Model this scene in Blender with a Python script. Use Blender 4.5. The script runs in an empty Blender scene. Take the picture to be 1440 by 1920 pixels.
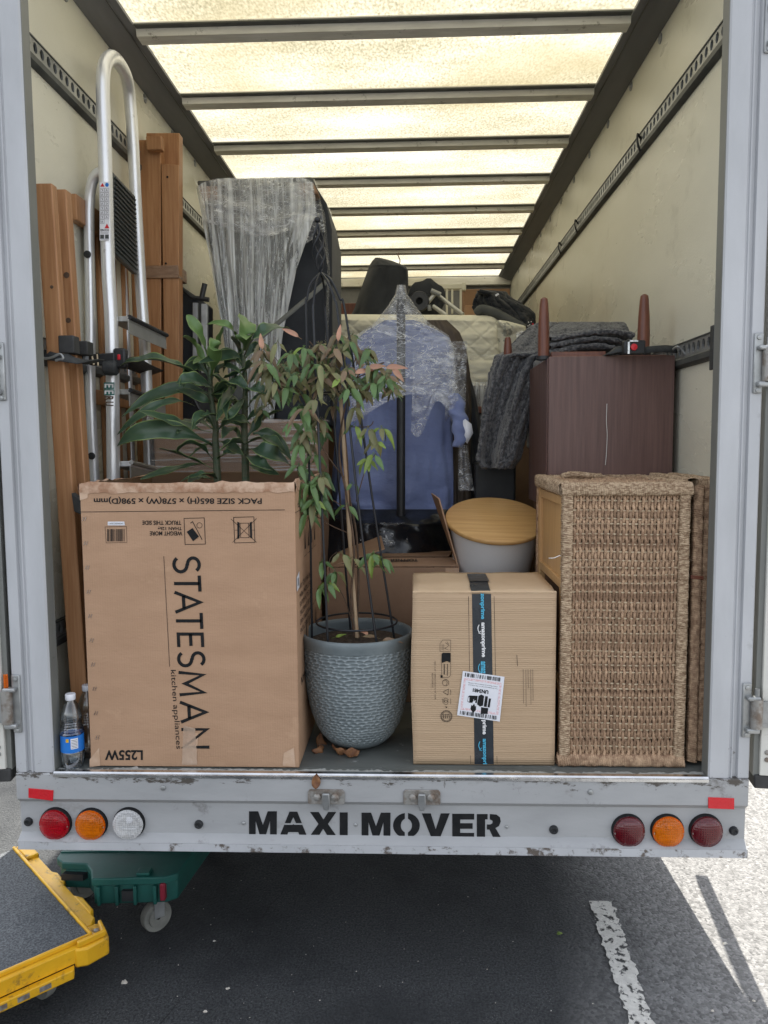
import bpy, math, random
import numpy as np
from mathutils import Vector, Matrix
random.seed(7); rng = np.random.RandomState(7)
SC = bpy.context.scene; COL = SC.collection
PI = math.pi
F = 0.62                                   # height of the load floor above the road

# ------------------------------------------------------------------ camera
CF = 1466.2; CP = np.array([0.105, -2.088, 0.910 + F]); cpi, cya, cro = 0.0862, 0.0372, -0.0073
_f = np.array([-math.sin(cya)*math.cos(cpi), math.cos(cya)*math.cos(cpi), -math.sin(cpi)])
_r = np.array([math.cos(cya), math.sin(cya), 0.0]); _u = np.cross(_r, _f)
_r2 = _r*math.cos(cro) + _u*math.sin(cro); _u2 = np.cross(_r2, _f)
cam = bpy.data.cameras.new('camera'); camo = bpy.data.objects.new('camera', cam); COL.objects.link(camo)
M = Matrix.Identity(4)
for i in range(3):
    M[i][0] = _r2[i]; M[i][1] = _u2[i]; M[i][2] = -_f[i]; M[i][3] = CP[i]
camo.matrix_world = M
cam.sensor_fit = 'VERTICAL'; cam.sensor_height = 36; cam.lens = CF/1920*36
cam.clip_start = 0.05; cam.clip_end = 500
SC.camera = camo
SC.render.resolution_x = 768; SC.render.resolution_y = 1024

# ------------------------------------------------------------------ light
SUN_EL, SUN_AZ, = math.radians(60), math.radians(7.6)     # azimuth clockwise from +Y (the front of the truck)
w = bpy.data.worlds.new('World'); SC.world = w; w.use_nodes = True
nt = w.node_tree; sky = nt.nodes.new('ShaderNodeTexSky'); sky.sky_type = 'NISHITA'; sky.sun_disc = False
sky.sun_elevation = SUN_EL; sky.sun_rotation = SUN_AZ; sky.dust_density = 2.5; sky.air_density = 1.0; sky.ozone_density = 0.7
bg = nt.nodes['Background']; bg.inputs['Strength'].default_value = 0.15
hs_ = nt.nodes.new('ShaderNodeHueSaturation'); hs_.inputs['Saturation'].default_value = .3; nt.links.new(sky.outputs[0], hs_.inputs['Color']); nt.links.new(hs_.outputs[0], bg.inputs['Color'])
sl = bpy.data.lights.new('sun', 'SUN'); sl.energy = 4.9; sl.angle = math.radians(0.53); sl.color = (1, 0.94, 0.84)
so = bpy.data.objects.new('sun', sl); COL.objects.link(so)
sd = Vector((math.sin(SUN_AZ)*math.cos(SUN_EL), math.cos(SUN_AZ)*math.cos(SUN_EL), math.sin(SUN_EL)))
so.rotation_euler = sd.to_track_quat('Z', 'Y').to_euler(); so.location = (0, 8, 14)
SC.view_settings.view_transform = 'Standard'; SC.view_settings.look = 'None'; SC.view_settings.gamma = 1
SC.view_settings.use_curve_mapping = False
SC.view_settings.exposure = 1.58
SC.cycles.max_bounces = 10; SC.cycles.diffuse_bounces = 5; SC.cycles.glossy_bounces = 4
SC.cycles.transmission_bounces = 8; SC.cycles.transparent_max_bounces = 24
SC.cycles.caustics_reflective = False; SC.cycles.caustics_refractive = False
SC.cycles.sample_clamp_indirect = 6

# ------------------------------------------------------------------ helpers
def at(px, py, Y=None, Z=None, X=None):
    """world point seen at photo pixel (px,py) on a plane of constant Y, Z or X"""
    d = _f + _r2*(px-720)/CF - _u2*(py-960)/CF
    if Y is not None: t = (Y-CP[1])/d[1]
    elif Z is not None: t = (Z-CP[2])/d[2]
    else: t = (X-CP[0])/d[0]
    return CP + d*t

class MB:
    def __init__(s): s.v = []; s.f = []; s.m = []; s.mi = 0
    def add(s, v, f, mi=None):
        b = len(s.v); s.v.extend([tuple(map(float, p)) for p in v]); s.f.extend([tuple(b+i for i in q) for q in f])
        s.m.extend([s.mi if mi is None else mi]*len(f)); return s
    def box(s, x0, x1, y0, y1, z0, z1):
        return s.hexa([(x0,y0,z0),(x1,y0,z0),(x1,y1,z0),(x0,y1,z0),(x0,y0,z1),(x1,y0,z1),(x1,y1,z1),(x0,y1,z1)])
    def hexa(s, p):
        return s.add(p, [(0,3,2,1),(4,5,6,7),(0,1,5,4),(1,2,6,5),(2,3,7,6),(3,0,4,7)])
    def beam(s, a, b, w_, h_, up=(0,0,1)):
        a = Vector(a); b = Vector(b); d = (b-a).normalized(); u = Vector(up); x = d.cross(u).normalized(); y = x.cross(d)
        q = []
        for c in (a, b):
            for i, j in ((-1,-1),(1,-1),(1,1),(-1,1)): q.append(c + x*i*w_/2 + y*j*h_/2)
        return s.hexa(q)
    def tube(s, pts, r, n=8, cap=True, close=False, ell=1.0):
        P = [Vector(p) for p in pts]; m = len(P)
        R = r if hasattr(r, '__len__') else [r]*m
        up = None; vs = []
        for i, p in enumerate(P):
            if close: t = (P[(i+1) % m]-P[i-1])
            else: t = (P[min(i+1, m-1)]-P[max(i-1, 0)])
            if t.length < 1e-9: t = Vector((0,0,1))
            t.normalize()
            if up is None:
                up = Vector((0,0,1)) if abs(t.z) < .9 else Vector((1,0,0))
            x = t.cross(up)
            if x.length < 1e-6: x = t.orthogonal()
            x.normalize(); up = x.cross(t).normalized()
            for k in range(n):
                a = 2*PI*k/n; vs.append(p + (x*math.cos(a) + up*math.sin(a)*ell)*R[i])
        fs = []
        for i in range(m if close else m-1):
            j = (i+1) % m
            for k in range(n):
                l = (k+1) % n; fs.append((i*n+k, i*n+l, j*n+l, j*n+k))
        if cap and not close: fs.append(tuple(range(n-1, -1, -1))); fs.append(tuple((m-1)*n+k for k in range(n)))
        return s.add(vs, fs)
    def lathe(s, prof, n=32, c=(0,0,0), axis='z', cap0=False, cap1=False):
        vs = []; fs = []; m = len(prof)
        for r, z in prof:
            for k in range(n):
                a = 2*PI*k/n; p = (r*math.cos(a), r*math.sin(a), z)
                if axis == 'y': p = (p[0], p[2], p[1])
                if axis == 'x': p = (p[2], p[0], p[1])
                vs.append((p[0]+c[0], p[1]+c[1], p[2]+c[2]))
        for i in range(m-1):
            for k in range(n):
                l = (k+1) % n; fs.append((i*n+k, i*n+l, (i+1)*n+l, (i+1)*n+k))
        if cap0: fs.append(tuple(range(n-1, -1, -1)))
        if cap1: fs.append(tuple((m-1)*n+k for k in range(n)))
        return s.add(vs, fs)
    def grid(s, fn, nu, nv, mi=None):
        vs = [fn(i/nu, j/nv) for j in range(nv+1) for i in range(nu+1)]
        fs = [(j*(nu+1)+i, j*(nu+1)+i+1, (j+1)*(nu+1)+i+1, (j+1)*(nu+1)+i) for j in range(nv) for i in range(nu)]
        return s.add(vs, fs, mi)
    def agrid(s, P):                         # numpy array (nv, nu, 3)
        nv, nu = P.shape[:2]
        fs = [(j*nu+i, j*nu+i+1, (j+1)*nu+i+1, (j+1)*nu+i) for j in range(nv-1) for i in range(nu-1)]
        return s.add(P.reshape(-1, 3), fs)
    def extrude(s, poly, o, u, v, n):        # polygon (a,b) -> o+a*u+b*v, extruded by n
        o, u, v, n = map(Vector, (o, u, v, n)); k = len(poly)
        A = [o + u*a + v*b for a, b in poly]; B = [p + n for p in A]
        f = [tuple(range(k)), tuple(range(2*k-1, k-1, -1))] + [(i, k+i, k+(i+1) % k, (i+1) % k) for i in range(k)]
        return s.add(A+B, f)
    def ribbon(s, pts, wd, n, close=False):  # flat mitred ribbon, facing n
        P = [Vector(p) for p in pts]; n = Vector(n).normalized(); m = len(P); vs = []
        for i in range(m):
            a = P[i]-P[i-1] if (i > 0 or close) else P[1]-P[0]
            b = P[(i+1) % m]-P[i] if (i < m-1 or close) else P[-1]-P[-2]
            a = a.normalized(); b = b.normalized()
            na = n.cross(a); nb = n.cross(b); q = (na+nb)
            q = na if q.length < .2 else q.normalized()
            k = 1/max(.45, q.dot(na)); vs += [P[i]+q*k*wd/2, P[i]-q*k*wd/2]
        fs = [(2*i, 2*i+1, 2*((i+1) % m)+1, 2*((i+1) % m)) for i in range(m if close else m-1)]
        return s.add(vs, fs)
    def mesh(s, name, mats, smooth=True, ang=35):
        me = bpy.data.meshes.new(name); me.from_pydata(s.v, [], s.f)
        for m_ in (mats if isinstance(mats, (list, tuple)) else [mats]): me.materials.append(m_)
        if any(s.m): me.polygons.foreach_set('material_index', s.m)
        if smooth:
            me.polygons.foreach_set('use_smooth', [True]*len(s.f)); me.set_sharp_from_angle(angle=math.radians(ang))
        me.update(); return me
    def build(s, name, mats, parent=None, label=None, bev=0, local=False, smooth=True, ang=35, solid=0, kind=None):
        o = bpy.data.objects.new(name, s.mesh(name, mats, smooth, ang)); COL.objects.link(o)
        if bev:
            b = o.modifiers.new('bevel', 'BEVEL'); b.width = bev; b.segments = 2; b.limit_method = 'ANGLE'; b.angle_limit = math.radians(40)
        if solid:
            b = o.modifiers.new('solid', 'SOLIDIFY'); b.thickness = solid; b.offset = 0
        if parent: attach(o, parent, local)
        if label: o['label'] = label
        if kind: o['kind'] = kind
        return o
WORLD = {}
def wmat(o): return WORLD.get(o.name, Matrix.Identity(4))
def attach(o, parent, local=False):
    o.parent = parent
    if not local: o.matrix_parent_inverse = wmat(parent).inverted()
def tag(o, label, cat, group=None):
    o['label'] = label; o['category'] = cat
    if group: o['group'] = group
    return o
def thing(name, label, cat, loc=(0,0,0), rot=(0,0,0), group=None):
    o = bpy.data.objects.new(name, None); COL.objects.link(o); o.location = loc; o.rotation_euler = rot
    o.empty_display_size = .1
    WORLD[o.name] = Matrix.LocRotScale(Vector(loc), o.rotation_euler, None)
    return tag(o, label, cat, group)

def vnoise(x, y, seed=0):
    x = np.asarray(x, float); y = np.asarray(y, float)
    xi = np.floor(x).astype(int); yi = np.floor(y).astype(int); fx = x-xi; fy = y-yi
    fx = fx*fx*(3-2*fx); fy = fy*fy*(3-2*fy)
    def h(a, b):
        n = (a*374761393 + b*668265263 + seed*1442695041) & 0xffffffff
        n = ((n ^ (n >> 13))*1274126177) & 0xffffffff; n = n ^ (n >> 16)
        return (n & 0xffff)/32768.0 - 1
    return (h(xi, yi)*(1-fx)+h(xi+1, yi)*fx)*(1-fy)+(h(xi, yi+1)*(1-fx)+h(xi+1, yi+1)*fx)*fy
def fbm(x, y, seed=0, o=4):
    r = 0; a = 1
    for i in range(o): r = r + a*vnoise(np.asarray(x)*2**i, np.asarray(y)*2**i, seed+i*17); a *= .5
    return r

# ------------------------------------------------------------------ materials
def mat(name, c1, c2=None, scale=8, rough=.6, metal=0, bump=0, bscale=None, stretch=(1,1,1), spec=.5, detail=6, lo=.35, hi=.65,
        dirt=None, dscale=3, dlo=.58, dhi=.7, rvar=0, coat=0, sheen=0, wave=None, trans=0, ior=1.45, gen=False, fine=None):
    m = bpy.data.materials.new(name); m.use_nodes = True; t = m.node_tree; N = t.nodes; L = t.links; b = N['Principled BSDF']
    b.inputs['Roughness'].default_value = rough; b.inputs['Metallic'].default_value = metal
    b.inputs['Specular IOR Level'].default_value = spec; b.inputs['Coat Weight'].default_value = coat
    b.inputs['Sheen Weight'].default_value = sheen; b.inputs['IOR'].default_value = ior
    b.inputs['Transmission Weight'].default_value = trans; b.inputs['Base Color'].default_value = (*c1, 1)
    tc = N.new('ShaderNodeTexCoord'); mp = N.new('ShaderNodeMapping'); mp.inputs['Scale'].default_value = stretch
    L.new(tc.outputs['Object'], mp.inputs[0]); col = None
    def noise(sc, det=detail, vec=None, ro=.6):
        n = N.new('ShaderNodeTexNoise'); n.inputs['Scale'].default_value = sc; n.inputs['Detail'].default_value = det
        n.inputs['Roughness'].default_value = ro; L.new(vec or mp.outputs[0], n.inputs['Vector']); return n
    def ramp(src, a, z):
        r = N.new('ShaderNodeMapRange'); r.inputs[1].default_value = a; r.inputs[2].default_value = z; L.new(src, r.inputs[0]); return r.outputs[0]
    def mix(fac, a, z):
        x = N.new('ShaderNodeMix'); x.data_type = 'RGBA'; L.new(fac, x.inputs[0])
        for i, q in ((6, a), (7, z)):
            if isinstance(q, tuple): x.inputs[i].default_value = (*q, 1)
            else: L.new(q, x.inputs[i])
        return x.outputs[2]
    if c2 is not None:
        n1 = noise(scale); col = mix(ramp(n1.outputs[0], lo, hi), c1, c2)
    if fine is not None:                       # fine speckle
        n3 = noise(fine[1], 3, tc.outputs['Object']); col = mix(ramp(n3.outputs[0], fine[2], fine[3]), col or c1, fine[0])
    if dirt is not None:
        n2 = noise(dscale, 8, tc.outputs['Object'], .7); col = mix(ramp(n2.outputs[0], dlo, dhi), col or c1, dirt)
    if col is not None: L.new(col, b.inputs['Base Color'])
    if rvar:
        n4 = noise(scale*.7, 5); r = N.new('ShaderNodeMapRange'); r.inputs[1].default_value = .3; r.inputs[2].default_value = .7
        r.inputs[3].default_value = max(0.02, rough-rvar); r.inputs[4].default_value = min(1, rough+rvar); L.new(n4.outputs[0], r.inputs[0]); L.new(r.outputs[0], b.inputs['Roughness'])
    if bump:
        n = noise(bscale or scale*3); bp = N.new('ShaderNodeBump'); bp.inputs['Strength'].default_value = min(1, bump); bp.inputs['Distance'].default_value = .004*max(1, bump)
        src = n.outputs[0]
        if wave:
            wv = N.new('ShaderNodeTexWave'); wv.bands_direction = wave[0]; wv.inputs['Scale'].default_value = wave[1]; wv.inputs['Distortion'].default_value = wave[2]
            L.new(tc.outputs['Object'], wv.inputs[0]); ad = N.new('ShaderNodeMath'); ad.operation = 'MULTIPLY_ADD'; ad.inputs[1].default_value = wave[3]
            L.new(wv.outputs[1], ad.inputs[0]); L.new(n.outputs[0], ad.inputs[2]); src = ad.outputs[0]
        L.new(src, bp.inputs['Height']); L.new(bp.outputs[0], b.inputs['Normal'])
    return m

def film(name, tint=(.9,.92,.95), stretch=(90,90,2), scale=1.0, lo=.45, hi=.75, base=.08, amax=.75, rough=.18, bstr=.8, crease=0):
    """stretch film: clear sheet with glossy folds, their highlights painted in as whitish streaks"""
    m = bpy.data.materials.new(name); m.use_nodes = True; t = m.node_tree; N = t.nodes; L = t.links
    b = N['Principled BSDF']; out = N['Material Output']
    b.inputs['Base Color'].default_value = (*tint, 1); b.inputs['Roughness'].default_value = rough; b.inputs['Specular IOR Level'].default_value = .9
    tc = N.new('ShaderNodeTexCoord'); mp = N.new('ShaderNodeMapping'); mp.inputs['Scale'].default_value = stretch; L.new(tc.outputs['Object'], mp.inputs[0])
    n = N.new('ShaderNodeTexNoise'); n.inputs['Scale'].default_value = scale; n.inputs['Detail'].default_value = 5; n.inputs['Distortion'].default_value = .35; L.new(mp.outputs[0], n.inputs[0])
    r = N.new('ShaderNodeMapRange'); r.inputs[1].default_value = lo; r.inputs[2].default_value = hi; r.inputs[3].default_value = base; r.inputs[4].default_value = amax; L.new(n.outputs[0], r.inputs[0]); fac = r.outputs[0]
    if crease:                                     # fold lines, their thin glints painted in as white
        for sc_, w_ in ((1.0, .012), (2.3, .018)):
            n5 = N.new('ShaderNodeTexNoise'); n5.inputs['Scale'].default_value = scale*sc_; n5.inputs['Detail'].default_value = 3; n5.inputs['Distortion'].default_value = .8; L.new(mp.outputs[0], n5.inputs[0])
            s5 = N.new('ShaderNodeMath'); s5.operation = 'SUBTRACT'; s5.inputs[1].default_value = .5; L.new(n5.outputs[0], s5.inputs[0]); a5 = N.new('ShaderNodeMath'); a5.operation = 'ABSOLUTE'; L.new(s5.outputs[0], a5.inputs[0])
            r5 = N.new('ShaderNodeMapRange'); r5.inputs[1].default_value = 0; r5.inputs[2].default_value = w_; r5.inputs[3].default_value = crease; r5.inputs[4].default_value = 0; L.new(a5.outputs[0], r5.inputs[0])
            mx5 = N.new('ShaderNodeMath'); mx5.operation = 'MAXIMUM'; L.new(fac, mx5.inputs[0]); L.new(r5.outputs[0], mx5.inputs[1]); fac = mx5.outputs[0]
    bp = N.new('ShaderNodeBump'); bp.inputs['Strength'].default_value = bstr; bp.inputs['Distance'].default_value = .006; L.new(n.outputs[0], bp.inputs['Height']); L.new(bp.outputs[0], b.inputs['Normal'])
    tr = N.new('ShaderNodeBsdfTransparent'); mx = N.new('ShaderNodeMixShader'); L.new(fac, mx.inputs[0]); L.new(tr.outputs[0], mx.inputs[1]); L.new(b.outputs[0], mx.inputs[2]); L.new(mx.outputs[0], out.inputs[0])
    return m

CARD = (.46, .29, .185)
m_card = mat('cardboard', CARD, (.41, .255, .16), scale=5, rough=.72, bump=.25, bscale=60, stretch=(1,1,3), dirt=(.56,.37,.24), dscale=6, dlo=.6, dhi=.8, spec=.25, wave=('X', 46, .6, .12))
m_card_l = mat('corrugated_cardboard', (.50,.36,.235), (.45,.32,.205), scale=6, rough=.75, bump=.5, bscale=20, stretch=(.4,1,14), wave=('Z', 52, .8, .25), dirt=(.4,.26,.14), dscale=5, dlo=.62, dhi=.85, spec=.2)
m_card_top = mat('pale_cardboard', (.60,.45,.30), (.55,.40,.26), scale=7, rough=.8, bump=.2, spec=.2)
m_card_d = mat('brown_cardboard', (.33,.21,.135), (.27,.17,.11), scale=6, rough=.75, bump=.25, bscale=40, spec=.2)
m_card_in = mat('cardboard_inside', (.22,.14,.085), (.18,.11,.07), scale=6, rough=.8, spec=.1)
m_cardtorn = mat('torn_cardboard', (.6,.42,.3), (.36,.2,.12), scale=22, rough=.8, bump=.6, bscale=60, lo=.4, hi=.6)
m_tape = mat('clear_parcel_tape', (.52,.34,.22), (.62,.45,.33), scale=14, rough=.22, stretch=(1,1,1), bump=.5, bscale=30, spec=.6)
m_ink = mat('black_ink', (.011,.012,.013), (.018,.018,.019), scale=40, rough=.7, spec=.2)
m_white = mat('white_print', (.8,.8,.8), rough=.5)
m_label = mat('white_label', (.78,.79,.84), (.72,.73,.78), scale=12, rough=.4)
m_cyan = mat('cyan_print', (.08,.42,.62), rough=.45)
m_btape = mat('black_glossy_tape', (.022,.027,.034), (.035,.042,.05), scale=10, rough=.3, bump=.3, bscale=30, rvar=.1)
m_alu_paint = mat('grey_painted_metal', (.50,.51,.53), (.43,.44,.455), scale=4, rough=.42, stretch=(2,2,.6), bump=.12, bscale=30, dirt=(.2,.19,.18), dscale=5.5, dlo=.62, dhi=.8, rvar=.08, fine=(.30,140,.72,.78) if False else None)
m_bumper = mat('scuffed_bumper_metal', (.40,.405,.41), (.33,.335,.34), scale=5, rough=.5, bump=.2, bscale=40, stretch=(.5,1,1.4), dirt=(.13,.12,.11), dscale=9, dlo=.6, dhi=.74, rvar=.1)
m_dark_return = mat('dark_grey_return', (.2,.205,.19), (.16,.165,.155), scale=5, rough=.5, stretch=(1,1,.4), dirt=(.08,.08,.07), dscale=10, dlo=.62, dhi=.72)
m_chrome = mat('bright_aluminium', (.78,.79,.8), (.6,.61,.62), scale=20, rough=.22, metal=1, bump=.2, bscale=60, rvar=.1)
m_alu = mat('ladder_aluminium', (.84,.85,.87), (.74,.75,.78), scale=6, rough=.36, metal=.6, dirt=(.5,.5,.5), dscale=18, dlo=.62, dhi=.72, stretch=(4,4,.4), bump=.06, bscale=80, rvar=.08)
m_galv = mat('galvanised_steel', (.42,.43,.43), (.28,.29,.29), scale=14, rough=.4, metal=.6, bump=.2, bscale=50, dirt=(.1,.095,.08), dscale=12, dlo=.6, dhi=.72)
m_track_d = mat('dark_track_channel', (.05,.055,.055), (.09,.095,.09), scale=12, rough=.5)
m_cove = mat('dark_grey_trim', (.20,.205,.215), (.15,.155,.165), scale=3, rough=.45, stretch=(3,.4,3), rvar=.1)
m_beam = mat('roof_beam_aluminium', (.80,.79,.74), (.62,.61,.56), scale=10, rough=.45, stretch=(.6,3,3), dirt=(.16,.15,.12), dscale=16, dlo=.6, dhi=.7)
m_wall = mat('glassfibre_wall', (.72,.70,.585), (.66,.64,.53), scale=2.2, rough=.3, bump=.22, bscale=120, dirt=(.46,.44,.35), dscale=4.5, dlo=.58, dhi=.8, rvar=.1, stretch=(1,.6,1.6), wave=('DIAGONAL', 55, 2.0, .5), spec=.5)
m_black = mat('black_plastic', (.015,.016,.018), (.025,.026,.028), scale=20, rough=.45, bump=.1)
m_wire = mat('black_coated_wire', (.012,.014,.018), rough=.35)
m_rubber = mat('black_rubber', (.03,.03,.03), (.05,.05,.05), scale=20, rough=.7)
m_pine = mat('orange_pine', (.44,.235,.115), (.30,.14,.06), scale=6, lo=.3, hi=.7, rough=.45, stretch=(18,18,.9), bump=.15, bscale=8, spec=.4, dirt=(.14,.05,.02), dscale=9, dlo=.74, dhi=.78)
m_pine_l = mat('pale_pine', (.58,.36,.16), (.48,.28,.12), scale=5, rough=.5, stretch=(16,16,1), bump=.15, bscale=8)
m_mahog = mat('mahogany_veneer', (.155,.092,.080), (.11,.064,.056), scale=5, rough=.38, stretch=(16,16,.7), bump=.12, bscale=10, rvar=.06, spec=.4)
m_mahog_l = mat('mahogany_leg', (.19,.07,.04), (.12,.04,.025), scale=4, rough=.36, stretch=(20,20,1), bump=.1)
m_bamboo = mat('bamboo_lid', (.62,.38,.155), (.50,.28,.10), scale=5, rough=.4, stretch=(.8,16,16), bump=.08, dirt=(.3,.13,.035), dscale=5, dlo=.66, dhi=.8)
m_binwhite = mat('white_enamel', (.9,.9,.9), rough=.25, spec=.5)
m_shirt = mat('blue_cotton', (.215,.26,.44), (.175,.215,.39), scale=4, rough=.85, bump=3, bscale=6, stretch=(1,1,2.2), spec=.15, sheen=.15)
m_brownjacket = mat('brown_jacket', (.09,.07,.05), (.06,.045,.035), scale=8, rough=.8, bump=.5, bscale=20)
m_darkcloth = mat('black_cloth', (.018,.021,.027), (.03,.034,.042), scale=8, rough=.85, bump=.6, bscale=12, sheen=.1)
m_bag = mat('black_polythene', (.012,.014,.018), rough=.22, bump=1.0, bscale=14, spec=.6)
m_mattress = mat('cream_mattress', (.80,.77,.64), (.74,.71,.58), scale=10, rough=.9, bump=.3, bscale=160, spec=.1)
m_pillow = mat('cream_patterned_cotton', (.74,.72,.60), (.74,.72,.60), scale=7, rough=.9, bump=.4, bscale=20, dirt=(.36,.36,.3), dscale=13, dlo=.57, dhi=.6)
m_blanket = mat('grey_wool', (.05,.052,.058), (.17,.17,.175), scale=95, rough=.95, bump=1.0, bscale=150, spec=.05, lo=.42, hi=.62, detail=4, sheen=.3)
m_rope = mat('seagrass_rope', (.50,.345,.225), (.24,.15,.095), scale=60, rough=.75, bump=.7, bscale=260, spec=.25, lo=.35, hi=.62, dirt=(.13,.085,.05), dscale=22, dlo=.6, dhi=.75)
m_rope_l = mat('pale_seagrass', (.60,.455,.31), (.26,.17,.105), stretch=(1,1,2.5), lo=.4, hi=.6, scale=90, rough=.7, bump=.7, bscale=300, spec=.25)
m_rod = mat('pale_cane_rod', (.62,.52,.36), (.52,.42,.28), scale=30, rough=.5)
m_pot = mat('grey_glazed_pot', (.165,.195,.205), (.12,.145,.155), scale=9, rough=.4, bump=.12, bscale=160, rvar=.1, dirt=(.30,.33,.34), dscale=40, dlo=.66, dhi=.72)
m_soil = mat('potting_soil', (.035,.025,.018), (.075,.055,.04), scale=90, rough=.95, bump=1.0, bscale=120)
m_cane = mat('bamboo_cane', (.5,.37,.24), (.36,.24,.14), scale=14, rough=.5, stretch=(1,1,.5))
m_bark = mat('brown_bark', (.13,.08,.05), (.07,.045,.03), scale=40, rough=.8, bump=.6)
m_stem = mat('green_stem', (.05,.085,.045), (.10,.10,.06), scale=30, rough=.6, bump=.4, stretch=(1,1,3))
m_leaf = [mat('leaf_green', (.10,.17,.055), (.06,.12,.045), scale=18, rough=.42, spec=.5, bump=.1),
          mat('leaf_olive', (.16,.175,.07), (.17,.13,.065), scale=22, rough=.45, bump=.1),
          mat('leaf_bronze', (.20,.12,.075), (.13,.125,.06), scale=20, rough=.45, bump=.1),
          mat('leaf_pink', (.42,.21,.15), (.30,.20,.10), scale=20, rough=.5),
          mat('leaf_lime', (.19,.26,.05), (.12,.19,.04), scale=16, rough=.42, bump=.1)]
m_drac = [mat('dracaena_green', (.062,.108,.058), (.034,.07,.042), scale=9, rough=.34, spec=.5, bump=.1), mat('dracaena_margin', (.22,.28,.10), (.12,.2,.06), scale=20, rough=.4)]
m_drac2 = [mat('dracaena_young_green', (.13,.22,.07), (.09,.165,.055), scale=9, rough=.38, bump=.1), m_drac[1]]
m_dry = mat('dry_leaf', (.25,.12,.05), (.14,.06,.03), scale=30, rough=.7, bump=.5)
m_yellow = mat('yellow_paint', (.74,.42,.014), (.62,.33,.012), scale=7, rough=.45, bump=.4, bscale=30, dirt=(.13,.085,.035), dscale=16, dlo=.55, dhi=.68)
m_carpet = mat('grey_carpet', (.155,.165,.175), (.07,.075,.08), scale=190, rough=.95, bump=1.0, bscale=260, detail=4, lo=.38, hi=.62, spec=.05)
m_green = mat('green_plastic', (.008,.085,.070), (.005,.055,.047), scale=6, rough=.55, bump=.15, dirt=(.12,.2,.18), dscale=16, dlo=.66, dhi=.76)
m_wheel = mat('grey_castor_rubber', (.2,.2,.18), (.14,.14,.125), scale=20, rough=.7)
m_red = mat('red_lens', (.42,.002,.008), (.34,.002,.006), scale=80, rough=.12, coat=.6, bump=.3, bscale=160)
m_redd = mat('dark_red_lens', (.13,.002,.008), (.09,.002,.005), scale=6, rough=.14, coat=.6)
m_amber = mat('amber_lens', (.72,.17,.004), (.62,.13,.003), scale=80, rough=.12, coat=.6, bump=.3, bscale=160)
m_clearl = mat('clear_lens', (.62,.63,.64), (.35,.36,.37), scale=30, rough=.08, coat=.8, metal=.5, bump=.5, bscale=90)
m_reflect = mat('red_reflector', (.62,.008,.02), (.55,.006,.014), scale=60, rough=.25, coat=.4, bump=.4, bscale=220)
m_floor = mat('load_floor', (.135,.145,.135), (.09,.1,.095), scale=7, rough=.5, stretch=(.5,1,1), bump=.3, bscale=40, dirt=(.36,.37,.35), dscale=12, dlo=.63, dhi=.7, rvar=.1)
m_rust = mat('worn_galvanised_metal', (.34,.33,.31), (.2,.16,.13), scale=30, rough=.5, metal=.5, bump=.5, bscale=80, lo=.45, hi=.62)
m_doorw = mat('cream_door_panel', (.66,.65,.6), (.6,.59,.54), scale=4, rough=.45, dirt=(.3,.26,.22), dscale=16, dlo=.64, dhi=.72)
m_charcoal = mat('charcoal_fabric', (.07,.075,.075), (.10,.105,.10), scale=10, rough=.8, bump=.3)
m_thread = mat('white_thread', (.7,.7,.68), rough=.7)
m_stone = mat('white_stone', (.6,.57,.52), (.4,.36,.3), scale=60, rough=.8, bump=.5)
m_galvtube = mat('satin_tube', (.5,.5,.48), (.4,.4,.38), scale=10, rough=.35, metal=.6)
m_creampaint = mat('cream_paint', (.62,.6,.5), rough=.5)
m_strap = mat('dark_webbing', (.03,.033,.035), (.05,.053,.055), scale=60, rough=.75, bump=.5, bscale=200)
m_redp = mat('red_plastic', (.6,.02,.03), rough=.35)
m_teal = mat('teal_print', (.02,.16,.14), rough=.4)
m_bluel = mat('blue_label', (.02,.19,.62), (.02,.16,.56), scale=20, rough=.3)
m_filmv = film('stretch_film_vertical', (.86,.89,.90), stretch=(46,46,1.5), lo=.42, hi=.70, base=.16, amax=.85, crease=.75)
m_filmh = film('stretch_film_horizontal', (.88,.88,.88), stretch=(3,8,70), lo=.46, hi=.74, base=.08, amax=.75)
m_filmc = film('stretch_film_crumpled', (.88,.9,.92), stretch=(6,6,17), lo=.5, hi=.85, base=.16, amax=.6, bstr=1, crease=.7)
m_filmlite = film('stretch_film_light', (.78,.78,.72), stretch=(8,8,40), lo=.5, hi=.8, base=.1, amax=.5)

N = m_pot.node_tree.nodes; L = m_pot.node_tree.links; b = N['Principled BSDF']; at_ = N.new('ShaderNodeAttribute'); at_.attribute_name = 'ridge'
mx = N.new('ShaderNodeMix'); mx.data_type = 'RGBA'; L.new(at_.outputs['Fac'], mx.inputs[0]); L.new(b.inputs['Base Color'].links[0].from_socket, mx.inputs[6]); mx.inputs[7].default_value = (.32,.36,.375,1); L.new(mx.outputs[2], b.inputs['Base Color'])
def tint_attr(m, rlo=.8, rhi=1.25):          # each copy of a shared mesh gets its own shade
    N = m.node_tree.nodes; L = m.node_tree.links; b = N['Principled BSDF']; oi = N.new('ShaderNodeObjectInfo')
    r = N.new('ShaderNodeMapRange'); r.inputs[3].default_value = rlo; r.inputs[4].default_value = rhi; L.new(oi.outputs['Random'], r.inputs[0])
    hs = N.new('ShaderNodeHueSaturation'); L.new(r.outputs[0], hs.inputs['Value'])
    src = b.inputs['Base Color'].links[0].from_socket; L.new(src, hs.inputs['Color']); L.new(hs.outputs[0], b.inputs['Base Color'])
for m_ in m_leaf + [m_rope]: tint_attr(m_)

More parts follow.
